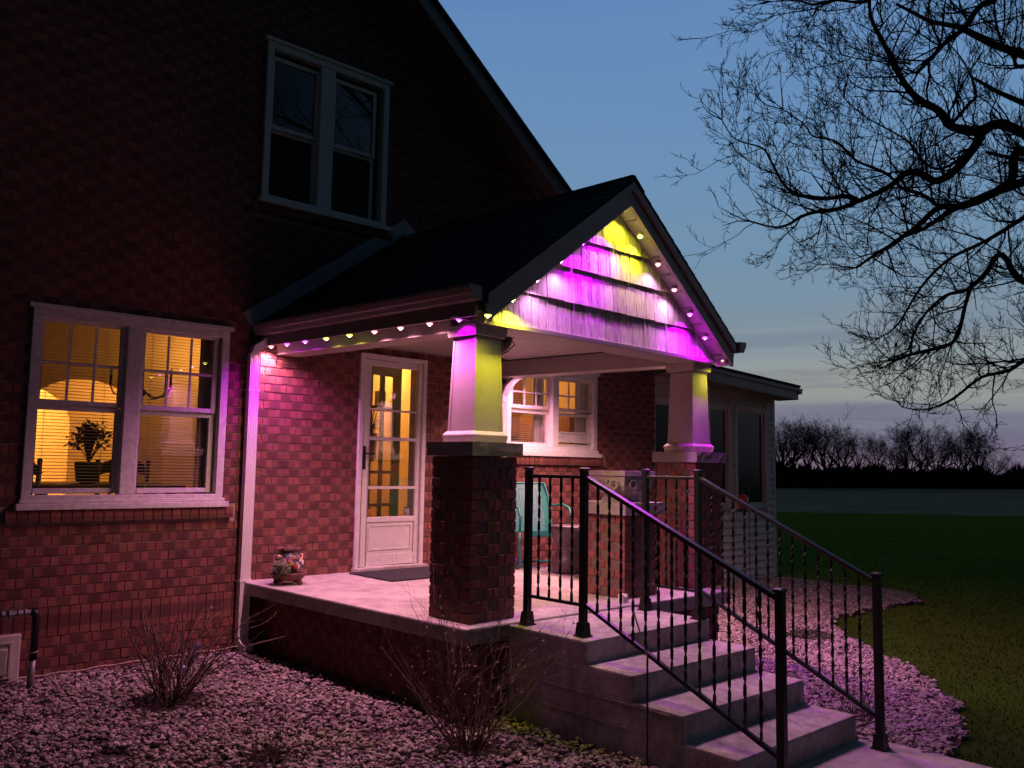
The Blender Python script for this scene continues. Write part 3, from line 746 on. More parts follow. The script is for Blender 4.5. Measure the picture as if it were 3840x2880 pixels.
# shingle courses, tab by tab, on the slope facing the drive
slen = math.hypot(PX-EX, SL*(PX-EX)); nrow = 15; ex = slen/nrow
ux, uz = (PX-EX)/slen, SL*(PX-EX)/slen       # up-slope direction on the left side
tabs = {}
for sgn in (-1, 1):
    joined = MB()
    for r in range(nrow):
        y = YF - .012 - (r % 3)*.1
        while y < .08:
            w = .3; a, b = max(y, YF-.012), min(y+w-.006, .08)
            if b-a > .02:
                if sgn < 0:
                    key = round(b-a, 3)
                    if key not in tabs:
                        q = MB(); L = ex+.05
                        q.hexa([(0, 0, 0), (0, b-a, 0), (ux*L, b-a, uz*L-.002), (ux*L, 0, uz*L-.002), (0-uz*.009, 0, ux*.009), (-uz*.009, b-a, ux*.009), (ux*L, b-a, uz*L+.001), (ux*L, 0, uz*L+.001)][0:8])
                        tabs[key] = q.mesh('shingle', SHINGLE)
                    s = r*ex - .018
                    link('shingle', tabs[key], pr, (EX+ux*s, a, pz(EX)+uz*s-.006+random.uniform(-.0015, .0015)))
                else:
                    s = r*ex - .018; L = ex+.05; xx = 2*PX-EX-ux*s; zz = pz(EX)+uz*s-.006; joined.rv = random.random()
                    joined.hexa([(xx, a, zz), (xx, b, zz), (xx-ux*L, b, zz+uz*L-.002), (xx-ux*L, a, zz+uz*L-.002), (xx+uz*.009, a, zz+ux*.009), (xx+uz*.009, b, zz+ux*.009), (xx-ux*L, b, zz+uz*L+.001), (xx-ux*L, a, zz+uz*L+.001)])
            y += w
    if sgn > 0:
        o = joined.build('shingles', SHINGLE, pr); o['kind'] = 'stuff'
y = YF-.015
while y < -.1:                                # ridge caps
    q = MB(); L = min(.3, .05-y)
    q.prism([(-.13, -.13*SL+.006), (0, .012), (.13, -.13*SL+.006), (.13, -.13*SL-.004), (0, .002), (-.13, -.13*SL-.004)][::-1], 'y', 0, L)
    link('ridge_cap', q.mesh('ridge_cap', SHINGLE), pr, (PX, y, PZT+.006)); y += .22
# flashing where the roof meets the brick wall
FLASH = mat('flashing', (.30, .32, .35), .5, .06, 5, spec=.5)
fz = lambda x: 2.17+.711*(min(x, 2*1.42-x)+.14)
for sgn in (-1, 1):
    e = 1.42+sgn*1.56
    q = MB(); q.prism([(e, fz(e)), (1.42, fz(1.42)), (1.42, fz(1.42)+.165), (e+sgn*.085, fz(e)+.105)][::-sgn], 'y', -.034, -.004); q.build('flashing', FLASH, house)
    q = MB(); q.prism([(e, fz(e)-.26), (1.42, fz(1.42)-.2), (1.42, fz(1.42)), (e, fz(e))][::-sgn], 'y', -.028, -.004); q.build('roof_apron', SHINGLE, house)
# rake boards
for sgn in (-1, 1):
    e = PX+sgn*(PX-.10)
    q = MB(); q.prism([(PX, PZT-.062), (e, pz(e)-.05), (e, pz(e)-.212), (PX, PZT-.222)][::sgn], 'y', YF+.012, YF+.045); q.build('rake_board', DARKTRIM, pr)
    q = MB(); q.prism([(PX, PZT-.035), (e, pz(e)-.022), (e, pz(e)-.085), (PX, PZT-.097)][::sgn], 'y', YF-.012, YF+.011); q.build('rake_moulding', DARKTRIM, pr)
    # soffit between rake board and shakes, with vent slots
    q = MB(); q.prism([(PX, PZT-.193), (e, pz(e)-.19), (e, pz(e)-.202), (PX, PZT-.205)][::sgn], 'y', YF+.046, -2.642); q.build('rake_soffit', TRIM, pr)
    for k in range(9):
        xx = PX+sgn*(.12+k*.155); zz = pz(xx)-.204
        q = MB(); q.hexa([(xx-.006, YF+.062, zz+.005), (xx+.006, YF+.062, zz-.004*sgn), (xx+.006, -2.665, zz-.004*sgn), (xx-.006, -2.665, zz+.005)] + [(xx-.006, YF+.062, zz-.006), (xx+.006, YF+.062, zz-.013), (xx+.006, -2.665, zz-.013), (xx-.006, -2.665, zz-.006)])
        q.build('soffit_slot', DARKTRIM, pr)
# shakes: every board clipped under the slope
def clip_top(x0, x1, z0, z1, off):
    f = lambda x: pz(x)-off
    pts = [(x0, z0), (x1, z0)]
    tl, trr = min(z1, f(x0)), min(z1, f(x1))
    if max(tl, trr, min(z1, f(min(max(PX, x0), x1)))) <= z0+.01: return None
    if tl < z0:
        xa = PX-(PZT-off-z0)/SL; pts[0] = (xa, z0); tl = None
    if trr < z0:
        xb = PX+(PZT-off-z0)/SL; pts[1] = (xb, z0); trr = None
    if trr is not None: pts.append((x1, trr))
    for xk in sorted((PX-(PZT-off-z1)/SL, PX, PX+(PZT-off-z1)/SL), reverse=True):
        if x0 < xk < x1 and (xk != PX or f(PX) < z1): pts.append((xk, min(z1, f(xk))))
    if tl is not None: pts.append((x0, tl))
    return pts
zr = [1.968, 2.205, 2.465, 2.70, 3.03]
for r in range(4):
    x = .12 + random.uniform(0, .05)
    hw = (PZT-.205-zr[r])/SL
    x = PX-hw-.02
    while x < PX+hw:
        w = random.choice((.11, .13, .15, .16, .18))
        p = clip_top(x+.0045, x+w-.0045, zr[r]+random.uniform(-.003, .003), min(zr[r+1]+.05, 3.03), .206)
        if p and len(p) > 2:
            q = MB(); t0 = random.uniform(0, .004); n = len(p); b = 0
            # tapered: thick butt at the bottom
            zb = zr[r]; H = zr[r+1]+.05-zb
            yf = lambda z: -2.668 - t0 + .024*min(1, max(0, (z-zb)/H))
            q.v = [(a, yf(c), c) for a, c in p] + [(a, -2.636, c) for a, c in p]
            q.face(tuple(range(n))); q.face(tuple(range(2*n-1, n-1, -1)))
            for i in range(n): j = (i+1) % n; q.face((i, n+i, n+j, j))
            for _ in range(random.randint(1, 3)):      # raked grooves stand proud as thin ribs
                gx = random.uniform(x+.008, x+w-.008); gw = random.uniform(.002, .007)
                pp = clip_top(gx, gx+gw, zr[r]+random.uniform(-.004, .03), zr[r+1]-.004-random.uniform(0, .02), .209)
                if pp and len(pp) > 2:
                    k = len(q.v); m_ = len(pp)
                    q.v += [(a, yf(c)-.0035, c) for a, c in pp] + [(a, yf(c)+.001, c) for a, c in pp]
                    q.face(tuple(range(k, k+m_)))
                    for i in range(m_): j = (i+1) % m_; q.face((k+i, k+m_+i, k+m_+j, k+j))
            q.build('shake', SHAKE, pr)
        x += w
q = MB(); q.prism([(PX-1.6, 1.95), (PX+1.6, 1.95), (PX+.03, 3.10), (PX-.03, 3.10)], 'y', -2.634, -2.60)
q.v = [(x, y, min(z, pz(x)-.07)) for x, y, z in q.v]; q.build('gable_sheathing', DARKTRIM, pr)
MB().box(.20, 2.95, -2.70, -2.632, 1.928, 1.964).build('gable_trim', TRIM, pr, bev=.004)
# beams, ceiling
MB().box(.22, 2.93, -2.63, -2.40, 1.9295, 2.08).build('front_beam', TRIM, pr)
MB().box(.185, .40, -2.37, .09, 1.897, 2.08).build('side_beam', TRIM, pr)
MB().box(2.745, 2.955, -2.398, .09, 1.915, 2.08).build('side_beam', TRIM, pr)
x = .402
pw = .088; cm = MB().box(0, pw-.006, -2.397, .09, 0, .012).mesh('ceiling_board', TRIM)
while x+pw < 2.745: link('ceiling_board', cm, pr, (x, 0, 2.082)); x += pw
MB().box(.40, 2.745, -2.4, .09, 2.0945, 2.105).build('ceiling_backing', DARKTRIM, pr)
for sgn in (-1, 1):
    f = lambda x: PX+sgn*(PX-x) if sgn < 0 else 2*PX-x
    def bx(x0, x1, y0, y1, z0, z1, name, m, **k):
        a, b = (x0, x1) if sgn < 0 else (2*PX-x1, 2*PX-x0)
        return MB().box(a, b, y0, y1, z0, z1).build(name, m, pr, **k)
    bx(.040, .066, -2.785, .07, 1.955 if sgn < 0 else 2.003, 2.078, 'eave_fascia', DARKTRIM)
    bx(.0665, .189, -2.785, .07, 1.984 if sgn < 0 else 2.02, 1.994 if sgn < 0 else 2.03, 'eave_soffit', TRIM)
    bx(.10, .188, -2.79, -2.70, 1.935, 2.08, 'eave_return', TRIM)

# gutters and downspouts ------------------------------------------------
def gutter(label, sgn):
    t = thing('rain_gutter', label, 'gutter', (0, 0, 0)); t.matrix_world = PM
    X = (lambda x: x) if sgn < 0 else (lambda x: 2*PX-x)
    prof = [(.039, 2.135), (.039, 2.045), (-.03, 2.045), (-.045, 2.075), (-.055, 2.085), (-.068, 2.12), (-.068, 2.14), (-.058, 2.14), (-.058, 2.12), (-.047, 2.09), (-.03, 2.055), (.03, 2.055), (.03, 2.135)]
    q = MB(); p = [(X(a), b) for a, b in prof]; q.prism(p if sgn > 0 else p[::-1], 'y', -2.84, .055); q.build('trough', DARKTRIM, t)
    e = prof[:7]; p = [(X(a), b) for a, b in e]
    for yy in (-2.845, ): q = MB(); q.prism(p if sgn > 0 else p[::-1], 'y', yy, yy+.004); q.build('end_cap', DARKTRIM, t)
gutter('taupe rain gutter along the porch eave above the white downspout', -1)
gutter('taupe rain gutter along the porch eave on the siding side', 1)
def ribbed(q, x0, x1, y0, y1, z0, z1):
    n = 6; poly = []
    for i in range(n*2+1):
        poly.append((x0+(x1-x0)*i/(n*2), y0 + (.004 if i % 2 else 0)))
    poly += [(x1, y1), (x0, y1)]
    q.prism(poly, 'z', z0, z1)
t = thing('downspout', 'white ribbed downspout on the wall beside the porch slab and blooming lit bricks', 'downspout', (0, 0, 0))
t['label'] = 'tall white downspout running down the wall beside the lower window'
q = MB(); q.rv = 0; ribbed(q, -.165, -.075, -.085, -.02, -.45, 1.93)
# lean out so the foot stands a little to the house side of the top
q.build('pipe', ALU, t)
q = MB(); q.tube([(-.12, -.052, 1.925), (-.11, -.06, 1.98), (-.05, -.07, 2.02), (-.02, -.07, 2.05)], .047, 4, square=True); q.build('elbow', ALU, t)
q = MB(); q.tube([(-.12, -.052, -.44), (-.12, -.06, -.49), (-.115, -.12, -.53), (-.11, -.19, -.545)], [.058, .06, .06, .06], 4, square=True); q.build('outlet', ALU, t)
for z in (.0, 1.6): MB().box(-.172, -.068, -.089, -.004, z, z+.018).build('strap', ALU, t)
MB().box(-.2, 0, -.5, -.05, G+.01, G+.025).build('splash_tray', SOIL, t)
t = thing('downspout', 'white downspout with a bent elbow on the wall beside the far window', 'downspout', (0, 0, 0))
q = MB(); ribbed(q, 2.72, 2.80, -.085, -.02, -.45, 1.72); q.build('pipe', ALU, t)
q = MB(); pts = [(2.76, -.055, 1.70), (2.765, -.055, 1.78), (2.80, -.06, 1.86), (2.87, -.065, 1.92), (2.93, -.07, 1.97), (3.0, -.07, 2.0)]; q.tube(pts, .045, 4, square=True)
q.build('elbow', ALU, t)
for k in range(7): p = Vector(pts[1]).lerp(Vector(pts[3]), k/7); MB().tube([tuple(p), tuple(p+Vector((.006, 0, .008)))], .052, 4, square=True).build('crimp', ALU, t)

# ------------------------------------------------------------------ string of porch lights
PURPLE, YELLOW, PINK = (.74, .0, .95), (1.0, .84, .09), (1.0, .34, .57)
HOUS = mat('puck_housing', (.25, .22, .21), .5)
LENS = {c: emit('lens_'+n, lc, k) for n, c, lc, k in (('purple', PURPLE, (.70, .09, 1.0), 4.5), ('yellow', YELLOW, (1.0, .95, .12), 4.5), ('pink', PINK, (1.0, .24, .36), 4.5))}
CN = {PURPLE: 'purple', YELLOW: 'yellow', PINK: 'pale pink'}
hm = MB().lathe([(.012, .02), (.0235, .018), (.0235, 0), (.012, 0)], n=12).mesh('housing', HOUS, smooth=False)
lm = {c: MB().lathe([(.0215, -.0005), (.0215, -.006), (.017, -.012), (.009, -.015), (.002, -.016)], n=12).mesh('lens', LENS[c], smooth=True) for c in LENS}
cm_ = {c: MB().ball((0, 0, -.0135), .0055, n=8, k=6).mesh('led', emit('led_'+CN[c].replace(' ', '_'), {PURPLE: (.75, .2, 1), YELLOW: (1, 1, .4), PINK: (1, .7, .9)}[c], 55), smooth=True) for c in CN}
POW = 62.0
ORD = ['nearest', 'second', 'third', 'fourth', 'fifth', 'sixth', 'seventh', 'eighth', 'ninth', 'tenth']
def puck(p, c, where, mul=1.0, tilt=(0, 0), glow=None, cone=158):
    lab = '%s puck light %s' % (CN[c], where)
    grp = 'puck lights '+where.split(',')[0]
    t = thing('porch_light', lab, 'light', PM @ Vector(p), group=grp)
    t.rotation_euler = (tilt[0], tilt[1], 0)
    link('housing', hm, t); link('lens', lm[c], t); link('led', cm_[c], t)
    l = lamp('glow', 'SPOT', (0, 0, -.025), glow or c, POW*mul*{PURPLE: .62, YELLOW: .5, PINK: 1.15}[c], t, .014, cone, 1.0)
ys = [-.075, -.345, -.64, -.96, -1.29, -1.62, -1.94, -2.27, -2.58, -2.86]
cl = [PINK, PURPLE, PURPLE, YELLOW, YELLOW, PINK, PINK, PINK, PURPLE, YELLOW]
for i, (y, c) in enumerate(zip(ys, cl)): puck((.082, y, 1.957), c, 'under the porch eave over the gravel, %s from the white downspout' % ORD[i], .33 if i == 9 else (.65 if i > 6 else 1.0))
cr_ = [YELLOW, PURPLE, PINK, PURPLE, PURPLE, YELLOW, YELLOW, PINK, PINK, PURPLE, YELLOW]
for i, (y, c) in enumerate(zip([-.10, -.34, -.64, -.96, -1.29, -1.62, -1.94, -2.27, -2.58, -2.86], [PINK, PINK, PINK, YELLOW, PINK, PINK, YELLOW, PINK, PURPLE, YELLOW])):
    corner = y < -2.8
    puck((2.99, -2.76, 1.962) if corner else (2*PX-.095-(.07 if i == 0 else 0), y, 1.998), c, 'under the gutter corner over the siding side' if corner else 'under the porch eave facing the siding, %s from the house wall' % ORD[i], .8 if i in (0, 9) else (.7 if i < 3 else 1.9))
rk = [(.41, YELLOW), (.64, PINK), (.88, PINK), (1.11, PURPLE), (1.35, PURPLE), (1.58, YELLOW), (1.80, YELLOW), (2.04, PINK), (2.27, PINK), (2.50, PURPLE), (2.73, PURPLE)]
for x, c in rk:
    side = 'on the gable rake towards the siding' if x > 1.6 else ('on the gable rake towards the gravel' if x < 1.5 else 'at the gable peak')
    s = 1 if x > 1.6 else (-1 if x < 1.5 else 0)
    if s: side += ', %s below the peak' % {1: 'first', 2: 'second', 3: 'third', 4: 'fourth', 5: 'fifth'}[round(abs(x-1.58)/.23)]
    puck((x, -2.737, pz(x)-.236), c, side, {PURPLE: 1.5, PINK: .25, YELLOW: .95}[c]*(1.8 if x < .5 else 1), (R(-9), s*math.atan(SL)*.25), {PURPLE: (.66, 0, 1), PINK: (1, .38, .95), YELLOW: (1, .9, .03)}[c], 138)
# ceiling lamp with iron scrolls (unlit)
t = thing('ceiling_fixture', 'dark unlit ceiling fixture with curled iron scrolls under the porch ceiling', 'light fixture', PM @ Vector((1.22, -1.72, 2.08)))
MB().lathe([(.19, 0), (.19, -.02), (.12, -.06), (.1, -.065)], n=18).build('canopy', IRON, t)
for k in range(8):
    a = k*PI/4; c, s = math.cos(a), math.sin(a)
    MB().tube([(c*.12, s*.12, -.05), (c*.15, s*.15, -.10), (c*.09, s*.09, -.16), (c*.03, s*.03, -.19), (c*.05, s*.05, -.22), (c*.09, s*.09, -.225)], .005, 4).build('scroll', IRON, t)
MB().lathe([(.13, -.065), (.125, -.10), (.09, -.15), (.03, -.18)], n=14).build('bowl', mat('smoked_glass', (.05, .045, .045), .3), t, smooth=True)
# ------------------------------------------------------------------ handrails
def twist_baluster(h):
    q = MB(); n = 34; pts = [(0, 0, h*i/n) for i in range(n+1)]
    # flat bar, twisted in the middle
    b = 0
    for i, p in enumerate(pts):
        t = i/n; a = 0 if t < .06 else (1 if t > .94 else (t-.06)/.88)
        ang = a*PI*8; w, d = .0088, .0042
        for sx, sy in ((-1, -1), (1, -1), (1, 1), (-1, 1)):
            x, y = sx*w, sy*d; q.v.append((x*math.cos(ang)-y*math.sin(ang), x*math.sin(ang)+y*math.cos(ang), p[2]))
    for i in range(n):
        for j in range(4): k = (j+1) % 4; q.face((i*4+j, i*4+k, (i+1)*4+k, (i+1)*4+j))
    return q.mesh('baluster', IRON)
BAL = twist_baluster(.752)
def rail(label, X, y0, y1, y2, zb):
    t = thing('handrail', label, 'handrail', (0, 0, 0), group='black iron handrails of the porch steps')
    def post(y, z0, z1):
        MB().box(X-.021, X+.021, y-.021, y+.021, z0+.002, z1).build('post', IRON, t, bev=.003, seg=1)
        q = MB(); q.box(X-.026, X+.026, y-.026, y+.026, z1+.0005, z1+.012); q.hexa([(X-.026, y-.026, z1+.0122), (X+.026, y-.026, z1+.0122), (X+.026, y+.026, z1+.0122), (X-.026, y+.026, z1+.0122), (X-.015, y-.015, z1+.02), (X+.015, y-.015, z1+.02), (X+.015, y+.015, z1+.02), (X-.015, y+.015, z1+.02)]); q.build('post_cap', IRON, t)
        q = MB(); q.hexa([(X-.042, y-.042, z0+.001), (X+.042, y-.042, z0+.001), (X+.042, y+.042, z0+.001), (X-.042, y+.042, z0+.001), (X-.042, y-.042, z0+.010), (X+.042, y-.042, z0+.010), (X+.042, y+.042, z0+.010), (X-.042, y+.042, z0+.010)])
        q.hexa([(X-.034, y-.034, z0+.0102), (X+.034, y-.034, z0+.0102), (X+.034, y+.034, z0+.0102), (X-.034, y+.034, z0+.0102), (X-.027, y-.027, z0+.085), (X+.027, y-.027, z0+.085), (X+.027, y+.027, z0+.085), (X-.027, y+.027, z0+.085)]); q.build('post_shoe', IRON, t)
    post(y0, -.012, .975); post(y1, -.012, .975); post(y2, zb, .40)
    def bar(a, b, w, h, name):
        (ya, za), (yb, zb_) = a, b
        q = MB(); q.hexa([(X-w, ya, za-h), (X+w, ya, za-h), (X+w, ya, za+h), (X-w, ya, za+h), (X-w, yb, zb_-h), (X+w, yb, zb_-h), (X+w, yb, zb_+h), (X-w, yb, zb_+h)]); q.build(name, IRON, t, bev=.006 if 'top' in name else .003)
    bar((y0-.022, .935), (y1+.022, .935), .017, .011, 'top_rail'); bar((y0-.022, .172), (y1+.022, .172), .012, .010, 'bottom_rail')
    bar((y1-.022, .932), (y2+.022, .372), .021, .014, 'top_rail'); bar((y1-.022, .175), (y2+.022, -.385), .013, .012, 'bottom_rail')
    n = 4
    for k in range(1, n+1): link('baluster', BAL, t, (X, y0+(y1-y0)*k/(n+1), .178), random.uniform(-.2, .2))
    n = 13
    for k in range(1, n+1):
        f = k/(n+1); y = (y1-.022)+(y2-y1+.044)*f; link('baluster', BAL, t, (X, y, .175+(-.385-.175)*f+.006), random.uniform(-.2, .2))
rail('black iron handrail with twisted balusters on the shrub side of the steps', .45, -2.90, -3.385, -4.69, -.562)
rail('black iron handrail with twisted balusters on the lawn side of the steps', 1.525, -3.0, -3.455, -4.68, -.562)
t = thing('bracket_block', 'small white block lying on the step landing beside the pedestal', 'block', (1.60, -2.93+.2, .001))
q = MB(); q.box(-.03, .03, -.025, .025, 0, .045); q.box(-.03, -.014, -.025, .025, .0452, .062); q.box(.014, .03, -.025, .025, .0452, .062); q.build('body', WHITE, t, bev=.004)

# ------------------------------------------------------------------ porch furniture
def lawn_chair(label, x, y, rz):
    t = thing('lawn_chair', label, 'chair', (x, y, .001), rz, group='teal metal lawn chairs on the porch')
    # backrest: curved shell leaning back, local -y is the front
    q = MB(); n, m = 10, 8; b = 0
    def P(i, j, off=0):
        u = i/n*2-1; v = j/m
        w = .25*(1-.10*max(0, v-.75)*4*(abs(u) > .8)); z = .33+v*.50; yy = .16+v*.16+.035*u*u*0 - .03*(u*u) + off
        if abs(u) > .95: yy -= .012
        return (u*w, yy, z)
    for off in (0, .006):
        for j in range(m+1):
            for i in range(n+1): q.v.append(P(i, j, off))
    k = (n+1)*(m+1)
    for j in range(m):
        for i in range(n):
            a = j*(n+1)+i; q.face((a, a+1, a+n+2, a+n+1)); q.face((k+a, k+a+n+1, k+a+n+2, k+a+1))
    q.build('backrest', TEAL, t, smooth=True)
    rim = [P(0, j) for j in range(m+1)] + [P(i, m) for i in range(1, n)] + [P(n, j) for j in range(m, -1, -1)]
    MB().tube(rim, .011, 6).build('back_rim', TEAL, t, smooth=True)
    q = MB(); PAT = mat('pressed_pattern', (.22, .30, .28), .5)
    for j in range(3, 17):
        for i in range(2, 12):
            v = j/18; u = i/13*2-1
            if 8 < j < 10: continue
            p = P((u+1)/2*n, v*m); q.ball((p[0], p[1]-.003, p[2]), .009, n=5, k=3, sq=(1, .35, 1))
    o = q.build('pressed_dots', PAT, t); o['kind'] = 'stuff'
    q = MB(); q.hexa([(-.25, -.26, .36), (.25, -.26, .36), (.24, .17, .325), (-.24, .17, .325), (-.25, -.26, .372), (.25, -.26, .372), (.24, .17, .337), (-.24, .17, .337)])
    q.box(-.255, .255, -.275, -.2605, .315, .374); q.build('seat', TEAL, t, bev=.004)
    for s in (-1, 1):
        X = s*.285
        MB().tube([(s*.245, .24, .62), (X, .16, .60), (X, -.02, .625), (X, -.18, .59), (X, -.235, .50), (X, -.215, .36)], .0125, 7).build('armrest', TEAL, t, smooth=True)
        MB().tube([(X, -.215, .36), (X, -.225, .18), (X, -.25, .06), (X, -.235, .02), (X, -.15, .013), (X, .25, .013)], .0125, 7).build('leg', TEAL, t, smooth=True)
    MB().tube([(-.285, .25, .013), (0, .29, .013), (.285, .25, .013)], .0125, 7).build('base_loop', TEAL, t, smooth=True)
lawn_chair('teal metal lawn chair against the brick wall below the far window', 2.74, -.62, R(-18))
lawn_chair('teal metal lawn chair behind the pedestal and urn', 2.74, -1.60, R(-132))
t = thing('drum_table', 'dark hourglass shaped garden stool between the two teal chairs', 'stool', (2.62, -1.20, .001))
MB().lathe([(.16, 0), (.175, .02), (.165, .12), (.13, .19), (.105, .22), (.115, .25), (.15, .31), (.185, .40), (.195, .435), (.19, .445)], n=22).build('body', mat('stool_glaze', (.10, .075, .08), .35, .3, 10), t, smooth=True)
t = thing('round_pebble', 'round purple stone lying on the porch under the teal chair', 'stone', (2.44, -.62, .035))
MB().ball((0, 0, .03), .055, sq=(1, 1, 1.1)).build('stone', mat('purple_stone', (.13, .06, .2), .5, .3), t, smooth=True)
q = MB(); q.box(.86, 1.78, -.80, -.12, .001, .014)
RUG = mat('rubber_mat', (.022, .022, .03), .9, .7, 26, 1, 40)
tag(q.build('door_mat', RUG, bev=.004), 'black textured door mat in front of the storm door', 'door mat')

# painted clay pot ------------------------------------------------------
t = thing('clay_pot', 'painted clay pot with folk figures and a moss ball beside the wall', 'pot', (.10, -.40, .001))
CLAY = mat('dark_clay', (.13, .05, .035), .6, .4, 20, .4, 60)
q = MB().lathe([(.08, .03), (.12, .045), (.15, .085), (.155, .10), (.145, .10), (.10, .08)], n=20); q.build('saucer', CLAY, t, smooth=True)
for k in range(4):
    a = k*PI/2+.5; MB().tube([(math.cos(a)*.1, math.sin(a)*.1, .05), (math.cos(a)*.12, math.sin(a)*.12, 0)], [.03, .018], 7).build('foot', CLAY, t, smooth=True)
q = MB().lathe([(.06, .08), (.095, .12), (.115, .17), (.11, .21), (.085, .25), (.07, .265), (.075, .275), (.10, .285)], n=20); q.build('bowl', mat('glazed_pot', (.07, .06, .075), .35, .8, 45), t, smooth=True)
q = MB(); n = 36
for i in range(n+1):
    a = 2*PI*i/n; r = .098+.014*math.sin(a*7); q.v += [(.08*math.cos(a), .08*math.sin(a), .268), (r*math.cos(a), r*math.sin(a), .292+.01*math.sin(a*7+1)), ((r-.008)*math.cos(a), (r-.008)*math.sin(a), .294+.01*math.sin(a*7+1)), (.07*math.cos(a), .07*math.sin(a), .27)]
for i in range(n):
    for k in range(3): q.face((i*4+k, i*4+4+k, i*4+5+k, i*4+k+1))
q.build('frilled_rim', CLAY, t, smooth=True)
fl_cols = [('red_glaze', (.6, .05, .03)), ('pink_glaze', (.6, .18, .22)), ('blue_glaze', (.18, .2, .4)), ('white_glaze', (.65, .6, .6)), ('ochre_glaze', (.5, .3, .08))]
for k in range(26):
    a = -PI/2-1.7+k*.13; z = random.choice((.15, .175, .2, .225)); r = .117 if z < .2 else .108; nm, c = random.choice(fl_cols)
    q = MB(); cx_, cy_ = math.cos(a)*r, math.sin(a)*r
    for j in range(5): b_ = j*1.257; q.ball((cx_-math.sin(a)*.012*math.cos(b_), cy_+math.cos(a)*.012*math.cos(b_), z+.012*math.sin(b_)), .009, n=5, k=3)
    q.ball((cx_, cy_, z), .009, n=5, k=3)
    q.build('flower', mat(nm, c, .4), t, smooth=True)
q = MB()
MOSS = mat('moss', (.14, .15, .09), 1, .5, 60)
for _ in range(420):
    d = Vector((random.gauss(0, 1), random.gauss(0, 1), random.gauss(0, 1))).normalized(); p = Vector((-.10, -.07, .14))+d*.062; b = len(q.v); e = d.orthogonal().normalized()*.012
    q.v += [tuple(p-e), tuple(p+e), tuple(p+d*.018)]; q.face((b, b+1, b+2))
q.ball((-.10, -.07, .14), .066, n=10, k=8); q.build('moss_ball', MOSS, t)
MB().tube([(.01, -.135, .11), (.012, -.14, .17), (.002, -.142, .185), (-.012, -.142, .18)], .005, 6).build('white_hook', WHITE, t, smooth=True)

# ------------------------------------------------------------------ sunroom
sr = thing('sunroom', 'low vinyl sided sunroom with tall windows joined to the brick house', 'sunroom')
SX0, SX1, SYF = 5.49, 8.50, .05
SZT = 2.2
SO = [(5.52, 5.98, .50, 1.90), (6.78, 7.25, .50, 1.90), (7.46, 8.22, .50, 1.90), (6.1, 6.66, .50, 1.90)]
q = MB(); xs_ = sorted({SX0, SX1} | {o[0] for o in SO} | {o[1] for o in SO})
for a, b in zip(xs_, xs_[1:]):
    mid = (a+b)/2; o = [o for o in SO if o[0] < mid < o[1]]
    if o: q.box(a, b, SYF+.02, SYF+.12, -.9, o[0][2]); q.box(a, b, SYF+.02, SYF+.12, o[0][3], SZT+.2)
    else: q.box(a, b, SYF+.02, SYF+.12, -.9, SZT+.2)
q.box(SX1-.12, SX1, SYF+.12, 4.2, -.9, 2.15); q.box(SX0, SX1, 4.1, 4.2, -.9, 2.15); q.build('wall', SIDING, sr)
z = -.62; e = .102
def lap(x0, x1, z0, z1):
    if z1-z0 < .02 or x1-x0 < .02: return
    q = MB(); q.hexa([(x0, SYF-.014, z0), (x1, SYF-.014, z0), (x1, SYF+.019, z0), (x0, SYF+.019, z0), (x0, SYF+.012, z1), (x1, SYF+.012, z1), (x1, SYF+.019, z1), (x0, SYF+.019, z1)])
    q.build('siding_board', SIDING, sr)
while z < SZT+.1:
    segs = [(SX0, SX1-.07)]
    for o in SO:
        if z+e <= o[2]-.05 or z >= o[3]+.05: continue
        n = []
        for a, b in segs:
            if b <= o[0]-.05 or a >= o[1]+.05: n.append((a, b)); continue
            if a < o[0]-.05: n.append((a, o[0]-.05))
            if b > o[1]+.05: n.append((o[1]+.05, b))
        segs = n
    for a, b in segs: lap(a, b, z, z+e)
    z += e
MB().box(SX1-.07, SX1+.012, SYF-.012, SYF+.10, -.62, SZT-.05).build('corner_post', SIDING, sr, bev=.006)
for o in SO:
    w = bpy.data.objects.new('window', None); COL.objects.link(w); w.parent = sr
    q = MB(); frame(q, o[0]-.05, o[1]+.05, o[2]-.05, o[3]+.05, .06, SYF-.02, SYF+.05); q.build('casing', SIDING, w, bev=.004, seg=1)
    q = MB(); frame(q, o[0]+.011, o[1]-.011, o[2]+.011, o[3]-.011, .03, SYF, SYF+.05); q.build('sash', SIDING, w)
    MB().box(o[0]+.03, o[1]-.03, SYF+.03, SYF+.034, o[2]+.03, o[3]-.03).build('pane', SCREEN, w)
# shed roof falling gently away from the house
ZT = lambda x: 2.42-.045*(x-6.33)
def band(y0, y1, dz0, dz1, name, m, x0=5.5, x1=8.62):
    q = MB(); q.prism([(x0, ZT(x0)+dz0), (x1, ZT(x1)+dz0), (x1, ZT(x1)+dz1), (x0, ZT(x0)+dz1)], 'y', y0, y1); return q.build(name, m, sr)
band(-.34, 4.5, -.035, 0, 'roof', SHINGLE); band(-.30, -.275, -.22, -.037, 'rake_board', DARKTRIM); band(-.325, -.301, -.09, -.037, 'rake_moulding', DARKTRIM)
band(-.274, SYF+.0, -.22, -.205, 'soffit', DARKTRIM)
q = MB(); q.prism([(8.625, 2.27), (8.72, 2.27), (8.70, 2.19), (8.625, 2.18)], 'y', -.32, 4.4); q.build('gutter', DARKTRIM, sr)
room('sunroom_inside', 5.6, 8.36, .175, 4.0, -.3, 2.1, DARKROOM)
